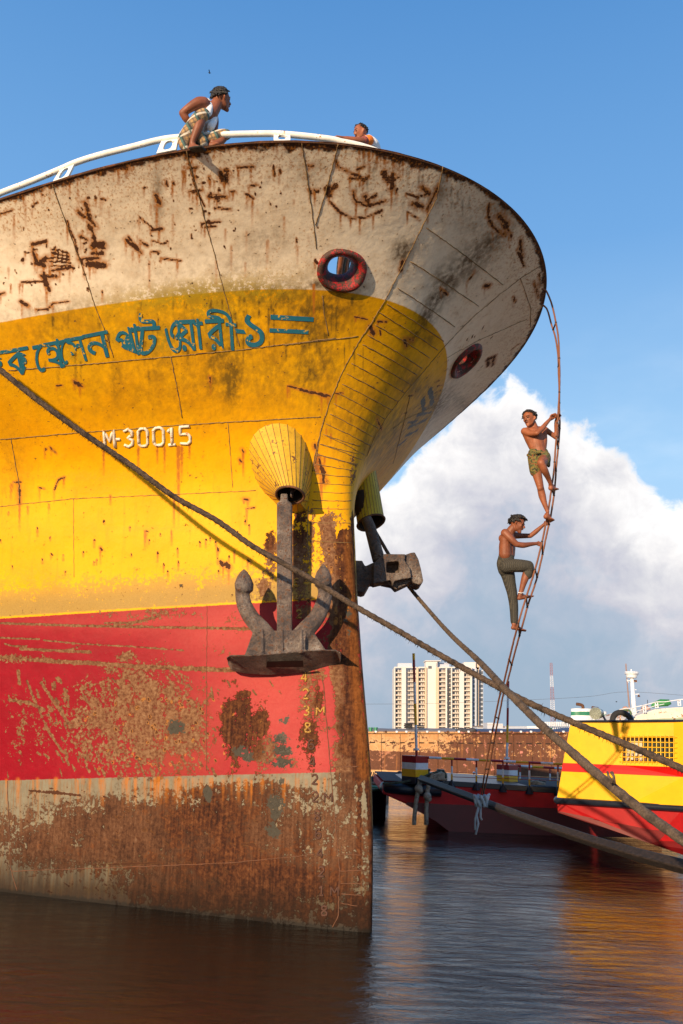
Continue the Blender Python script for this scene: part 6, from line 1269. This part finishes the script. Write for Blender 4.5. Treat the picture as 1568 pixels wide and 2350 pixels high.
small_c = MB(); q = B(283, 1040, 24.5); small_c.ball(q, .16, 10, 8, (1, 1, 1.2)); small_c.ball(q+Vector((.1, 0, -.15)), .18, 10, 8); small_c.ball(q+Vector((-.1, 0, -.2)), .15, 10, 8)
o = small_c.build('bundle', m_clut, smooth=True); tag(o, 'dark bundle left of the striped mast base', 'bundle')

# ------------------------------------------------------------ far buildings
m_cream = worn('cream wall', (.64, .60, .57), 0, .9, .05, var=.03, bump=0, dark=.1); m_or = worn('peach wall', (.62, .46, .33), 0, .9, .05, var=.03, bump=0, dark=.1); m_gryw = worn('grey white wall', (.48, .50, .56), 0, .9, .05, var=.03, bump=0, dark=.1)
m_win = worn('dark far window', (.10, .11, .13), 0, .3, .3, bump=0); m_balc = worn('balcony parapet', (.60, .50, .42), 0, .9, .3, bump=0)
FY = 560.0; kf = .29757*FY/FOC*1.0
tower = thing('apartment_building', 'tall cream and peach apartment block with rows of balconies', 'building', B(575, 680, FY))
def fbox(x0, y0, x1, y1, d0, d1, mt, name='wall'):
    mb = MB(); mb.prism([B(x, y, FY+d0) for x, y in ((x0, y0), (x1, y0), (x1, y1), (x0, y1))], (0, d1-d0, 0)); return mb.build(name, mt, tower)
yg = 720
fbox(240, 187, 840, yg, 3, 22, m_cream); fbox(840, 192, 875, yg, 4, 26, m_gryw); fbox(893, 205, 926, yg, 10, 30, m_gryw); fbox(873, 185, 893, yg, 7, 28, m_or)
for x0, x1, mt in ((240, 248, m_cream), (296, 330, m_cream), (411, 426, m_or), (476, 490, m_or), (562, 584, m_or), (636, 648, m_cream), (678, 686, m_cream), (742, 778, m_cream), (826, 840, m_cream)): fbox(x0, 186, x1, yg, 0, 4, mt)
fbox(492, 150, 562, yg, 1.2, 6, m_cream)
fbox(268, 153, 376, 190, 6, 16, m_gryw, 'roof_block'); fbox(484, 136, 572, 188, 2, 12, m_cream, 'roof_block'); fbox(572, 150, 664, 190, 6, 18, m_gryw, 'roof_block'); fbox(778, 146, 868, 192, 5, 18, m_cream, 'roof_block'); fbox(866, 148, 897, 200, 7, 18, m_or, 'roof_block'); fbox(478, 132, 600, 138, 1, 14, m_cream, 'roof_slab'); fbox(502, 175, 528, 195, .9, 2, m_win, 'roof_opening')
for x0, x1 in ((240, 411), (426, 476), (584, 840)): fbox(x0, 181, x1, 190, -.2, 1, m_cream, 'parapet')
src = None; cols = (272, 370, 450, 527, 610, 714, 802); first = {}
for r in range(14):
    y = 203+r*34.6
    for ci, x in enumerate(cols):
        w2 = 22 if ci != 3 else 16
        if first.get(ci) is None:
            mb = MB(); mb.prism([B(xx_, yy, FY+2.85) for xx_, yy in ((x-w2, y), (x+w2, y), (x+w2, y+19), (x-w2, y+19))], (0, .5, 0), 0)
            mb.prism([B(xx_, yy, FY+(.6 if ci != 3 else 2.4)) for xx_, yy in ((x-w2-3, y+18), (x+w2+3, y+18), (x+w2+3, y+27), (x-w2-3, y+27))], (0, 2.6 if ci != 3 else 1, 0), 1)
            mb.prism([B(xx_, yy, FY+2.6) for xx_, yy in ((x-4, y), (x+2, y), (x+2, y+19), (x-4, y+19))], (0, .4, 0), 2); mb.prism([B(xx_, yy, FY+2.7) for xx_, yy in ((x+10, y+2), (x+16, y+2), (x+16, y+19), (x+10, y+19))], (0, .4, 0), 1)
            o = mb.build('window', [m_win, m_balc if ci != 3 else m_cream, m_cream], tower); first[ci] = (o, y)
        else:
            s0, y0 = first[ci]; o = s0.copy(); COL.objects.link(o); o.parent = tower; o.location = s0.location+(B(x, y, FY)-B(x, y0, FY))
sw = MB(); 
for r in range(14): y = 206+r*34.6; sw.prism([B(xx_, yy, FY+1.5) for xx_, yy in ((651, y), (675, y), (675, y+22), (651, y+22))], (0, 2, 0))
sw.build('stairwell', worn('dark stairwell', (.05, .05, .06), 0, .6, .3, bump=0), tower)
for xc in (855, 905, 917):
    sw = MB()
    for r in range(14): y = 215+r*34.6; sw.prism([B(xx_, yy, FY+(3.6 if xc < 880 else 9.6)) for xx_, yy in ((xc-5, y), (xc+5, y), (xc+5, y+22), (xc-5, y+22))], (0, 1, 0))
    sw.build('side_windows', m_win, tower)
wb = thing('low_building', 'small white low building right of the apartment block', 'building', B(1018, 650, 300)); mb = MB(); mb.prism([B(x, y, 300) for x, y in ((957, 612), (1000, 612), (1002, 618), (1078, 620), (1078, 660), (957, 660))], (0, 8, 0)); mb.build('wall', m_gryw, wb); mb = MB(); mb.prism([B(x, y, 299.8) for x, y in ((957, 622), (1078, 624), (1078, 628), (957, 626))], (0, .5, 0)); mb.build('ledge', m_cream, wb)
# long low shed line on the shore
sh_ = thing('shore_shed', 'long low grey shed line on the far bank behind the barge', 'building', B(900, 650, 330)); mb = MB(); mb.prism([B(x, y, 330) for x, y in ((880, 640), (1640, 646), (1640, 680), (880, 680))], (0, 10, 0)); mb.build('wall', m_gryw, sh_); mb = MB(); mb.prism([B(x, y, 329) for x, y in ((878, 637), (1642, 643), (1642, 648), (878, 642))], (0, 12, 0)); mb.build('roof', worn('shed roof', (.30, .24, .22), 0, .9, .3, bump=0), sh_)
# lattice mast
TYY = 380.0; m_lr = worn('pale red lattice', (.30, .13, .14), 0, .8, 1, bump=0); m_lw = worn('white lattice', (.62, .62, .66), 0, .8, 1, bump=0)
lat = thing('radio_tower', 'tall red and white lattice radio tower on the horizon', 'tower', B(1468, 620, TYY))
ys_ = [152, 250, 338, 440, 520, 640]; 
for k in range(5):
    mb = MB(); y0, y1 = ys_[k], ys_[k+1]; n = 5
    def leg(y, s_): x = 1449+(y-152)*.036; w_ = 8+(y-152)*.020; return B(x+s_[0]*w_, y, TYY+s_[1]*w_*.058)
    for s_ in ((-1, -1), (1, -1), (-1, 1), (1, 1)): mb.tube([leg(y0, s_), leg(y1, s_)], .09, 5)
    for i in range(n):
        a, b_ = y0+(y1-y0)*i/n, y0+(y1-y0)*(i+1)/n
        for d in (-1, 1): mb.tube([leg(a, (-1, d)), leg(b_, (1, d))], .055, 4); mb.tube([leg(a, (1, d)), leg(b_, (-1, d))], .055, 4); mb.tube([leg(a, (-1, d)), leg(a, (1, d))], .055, 4)
    mb.build('lattice_section', (m_lr, m_lw)[k % 2], lat)
# ship with two funnels
fs = thing('distant_ship', 'distant ship with two white green-banded funnels above the yellow tug', 'ship', Yv(560, 780, 62))
fy = 62
for (x0, x1, y0, y1, px1, py1) in ((383, 593, 655, 800, 440, 612), (597, 740, 685, 800, 596, 648)):
    a, b_ = Yv(x0, y0, fy), Yv(x1, y0, fy); hw = (b_-a).length/2; cx_ = (a+b_)/2
    def oval(z, k=1.0, sl_=0): return [Vector((cx_.x+hw*k*math.copysign(abs(math.cos(q))**.7, math.cos(q)), cx_.y+hw*.6*math.sin(q), z-sl_*math.cos(q))) for q in np.linspace(0, 2*PI, 29)[:-1]]
    zt = a.z; zs = [zt, Yv(x0, y0+30, fy).z, Yv(x0, y0+68, fy).z, Yv(x0, y1+40, fy).z]
    for i, mt in enumerate((W_PAINT, G_PAINT, W_PAINT)):
        L0, L1 = oval(zs[i], 1+.02*i, -.03), oval(zs[i+1], 1+.02*(i+1), -.03); mb = MB(); mb.addv(L0+L1, [(k, (k+1) % 28, 28+(k+1) % 28, 28+k) for k in range(28)]+([tuple(range(28))] if i == 0 else [])); mb.build('funnel', mt, fs, smooth='x')
    q = Yv(px1+60, y0+10, fy); mb = MB(); mb.tube(spline([Yv(px1+62, y0+20, fy), Yv(px1+60, y0-22, fy), Yv(px1+35, py1+6, fy), Yv(px1-5, py1, fy)], 5), .11, 12); mb.build('exhaust_pipe', m_rim, fs, smooth=True)
mb = MB(); mb.prism([Yv(x, y, fy) for x, y in ((-60, 835), (1000, 830), (1000, 980), (-60, 980))], (0, 8, 0)); mb.build('hull', W_PAINT, fs)
mb = MB()
for y in (797, 812, 826): mb.tube([Yv(75, y, fy-.5), Yv(375, y, fy-.5)], .03, 5)
for i in range(14): mb.tube([Yv(80+i*22, 795, fy-.5), Yv(80+i*22, 838, fy-.5)], .03, 5)
mb.build('railing', W_PAINT, fs); mb = MB(); mb.box(Yv(328, 782, fy+2), (.35, .4, .15)); mb.build('winch', G_PAINT, fs, bevel=.02)
# ship bow with white mast
ws = thing('moored_ship', 'rust-streaked white ship bow with tall white signal mast at the right', 'ship', Yv(1250, 790, 42)); wy_ = 42
m_ww = worn('rust streaked white hull', (.76, .68, .56), .45, .7, 1.2, rustcol=(.30, .11, .03))
mb = MB(); mb.prism([Yv(x, y, wy_) for x, y in ((965, 1000), (965, 765), (1020, 738), (1130, 700), (1235, 664), (1400, 648), (1700, 630), (2600, 600), (2600, 1000))], (0, 6, 0)); mb.build('hull', m_ww, ws, bevel=.04)
mb = MB(); mb.prism([Yv(x, y, wy_-.03) for x, y in ((1040, 775), (1300, 757), (1700, 745), (2600, 730), (2600, 1000), (1040, 1000))], (0, .02, 0)); mb.build('lower_band', worn('pale green hull', (.34, .40, .26), .2, .7, 2), ws)
mb = MB(); mb.tube([Yv(1028, 760, wy_+1), Yv(1012, 600, wy_+1), Yv(995, 350, wy_+1)], [.125, .110, .085], 14); mb.build('mast', W_PAINT, ws, smooth=True)
mb = MB(); t0, t1 = Yv(992, 348, wy_+1), Yv(992, 300, wy_+1); hw = (Yv(1058, 300, wy_+1)-Yv(924, 300, wy_+1)).length/2
mb.tube([t0, t1], [hw*.72, hw*.95], 18); mb.build('crow_nest', W_PAINT, ws); mb = MB()
for zz_ in (0, .05, .10): mb.tube([t1+Vector((hw*math.cos(a), hw*math.sin(a), zz_-.05)) for a in np.linspace(0, 2*PI, 19)[:-1]], .016, 6, closed=True)
mb.tube([Yv(988, 300, wy_+1), Yv(988, 262, wy_+1)], .03, 8); mb.build('nest_railing', W_PAINT, ws)
mb = MB(); mb.tube([Yv(945, 372, wy_+1), Yv(1045, 392, wy_+1)], .022, 6); mb.tube([Yv(1000, 515, wy_+1), Yv(1068, 512, wy_+1)], .025, 6); mb.tube([Yv(1000, 468, wy_+1), Yv(1040, 468, wy_+1)], .02, 6); mb.tube([Yv(945, 365, wy_+1), Yv(960, 395, wy_+1)], .02, 6); mb.build('yard_arm', W_PAINT, ws)
mb = MB(); mb.cyl(Yv(1064, 516, wy_+1), Yv(1064, 540, wy_+1), .025, 10, .07); mb.box(Yv(1030, 380, wy_+1), (.13, .1, .10)); mb.build('lantern', m_rim, ws)
mb = MB(); mb.tube([Yv(970, 650, wy_+2), Yv(930, 205, wy_+2)], [.045, .018], 6); mb.tube([Yv(948, 400, wy_+2), Yv(940, 205, wy_+2)], .014, 5); mb.build('pole', worn('weathered pole', (.30, .20, .18), .2, .9, 4), ws)
mb = MB(); prev = None
for x, y in ((870, 668), (940, 655), (1000, 655), (1040, 640), (1125, 622), (1245, 590), (1330, 590), (1480, 566), (1620, 560)):
    if prev: mb.tube([Yv(*prev, wy_-.2), Yv(x, y, wy_-.2)], .022, 6)
    prev = (x, y)
prev = None
for x, y in ((1000, 700), (1120, 660), (1240, 628), (1320, 612)):
    if prev: mb.tube([Yv(*prev, wy_-.2), Yv(x, y, wy_-.2)], .016, 6)
    prev = (x, y)
mb.build('railing', W_PAINT, ws)
for x, y0, y1 in ((1110, 628, 700), (1232, 590, 652), (1460, 568, 632), (990, 655, 740)):
    mb = MB(); w_ = 12
    for dx in (0, 24): mb.tube([Yv(x+dx-3, y0, wy_-.15), Yv(x+dx+3, y1, wy_-.15)], .026, 6)
    for q in (.1, .5, .9): mb.tube([Yv(x, y0+(y1-y0)*q, wy_-.15), Yv(x+24, y0+(y1-y0)*q, wy_-.15)], .024, 6)
    mb.build('rail_stanchion', W_PAINT, ws)
mb = MB(); mb.tube([Yv(875, 790, wy_-.4), Yv(885, 665, wy_-.4)], .035, 6); mb.tube([Yv(868, 668, wy_-.4), Yv(850, 760, wy_-.4)], .015, 6); mb.build('stay_post', m_ww, ws)
c_ = Yv(942, 705, wy_-.5); mb = MB(); mb.tube([c_+Vector((.20*math.copysign(abs(math.cos(a))**.7, math.cos(a)), 0, .145*math.copysign(abs(math.sin(a))**.7, math.sin(a)))) for a in np.linspace(0, 2*PI, 25)[:-1]], .045, 8, closed=True, flat=(1, 1)); mb.build('fairlead', worn('green brown fairlead', (.07, .16, .06), .55, .6, 3), ws, smooth=True)
mb = MB(); mb.tube([Yv(1195, 640, wy_+3), Yv(1215, 620, wy_+3), Yv(1290, 600, wy_+3), Yv(1362, 600, wy_+3), Yv(1372, 620, wy_+3)], [.06, .13, .19, .18, .12], 14); mb.build('covered_winch', worn('green cover', (.03, .20, .05), 0, .7, 3), ws, smooth=True)
mb = MB(); mb.ball(Yv(1135, 680, wy_+2), .26, 12, 8); mb.ball(Yv(930, 668, wy_+2), .17, 12, 8); mb.build('buoy', worn('faded buoy', (.45, .26, .20), .3, .8, 2), ws, smooth=True)
mb = MB(); mb.tube([Yv(1155, 700, wy_+2), Yv(1152, 570, wy_+2)], .015, 6); mb.tube([Yv(1103, 690, wy_+2), Yv(1102, 618, wy_+2)], .015, 6); mb.build('rod', TYRE, ws)
# overhead wire and birds
mb = MB(); mb.tube(spline([at(*CB(-200, 470), 420), at(*CB(600, 462), 420), at(*CY(450, 545), 420), at(*CY(930, 490), 420), at(*CY(1600, 530), 420)], 8), .06, 4); o = mb.build('power_line', worn('wire', (.1, .1, .11), 0, .8, 1, bump=0)); tag(o, 'thin overhead wire across the pale sky above the boats', 'wire')
for (x, y, Yb, s_, lab) in ((481, 167, 60, .5, 'tiny dark bird high above the squatting man'), (1415, 1611, 150, .7, 'tiny dark bird low in the sky beside the signal mast')):
    p = at(x, y, Yb); mb = MB(); mb.tube([p+Vector((-.25*s_, 0, 0)), p, p+Vector((.25*s_, .05, .02))], [.02*s_, .07*s_, .02*s_], 8)
    for q in (-1, 1): mb.addv([p+Vector((-.08*s_, 0, .02)), p+Vector((.1*s_, 0, .02)), p+Vector((.02*s_, q*.5*s_, .22*s_)), p+Vector((-.1*s_, q*.45*s_, .2*s_))], [(0, 1, 2, 3)])
    o = mb.build('bird', TYRE); tag(o, lab, 'bird')
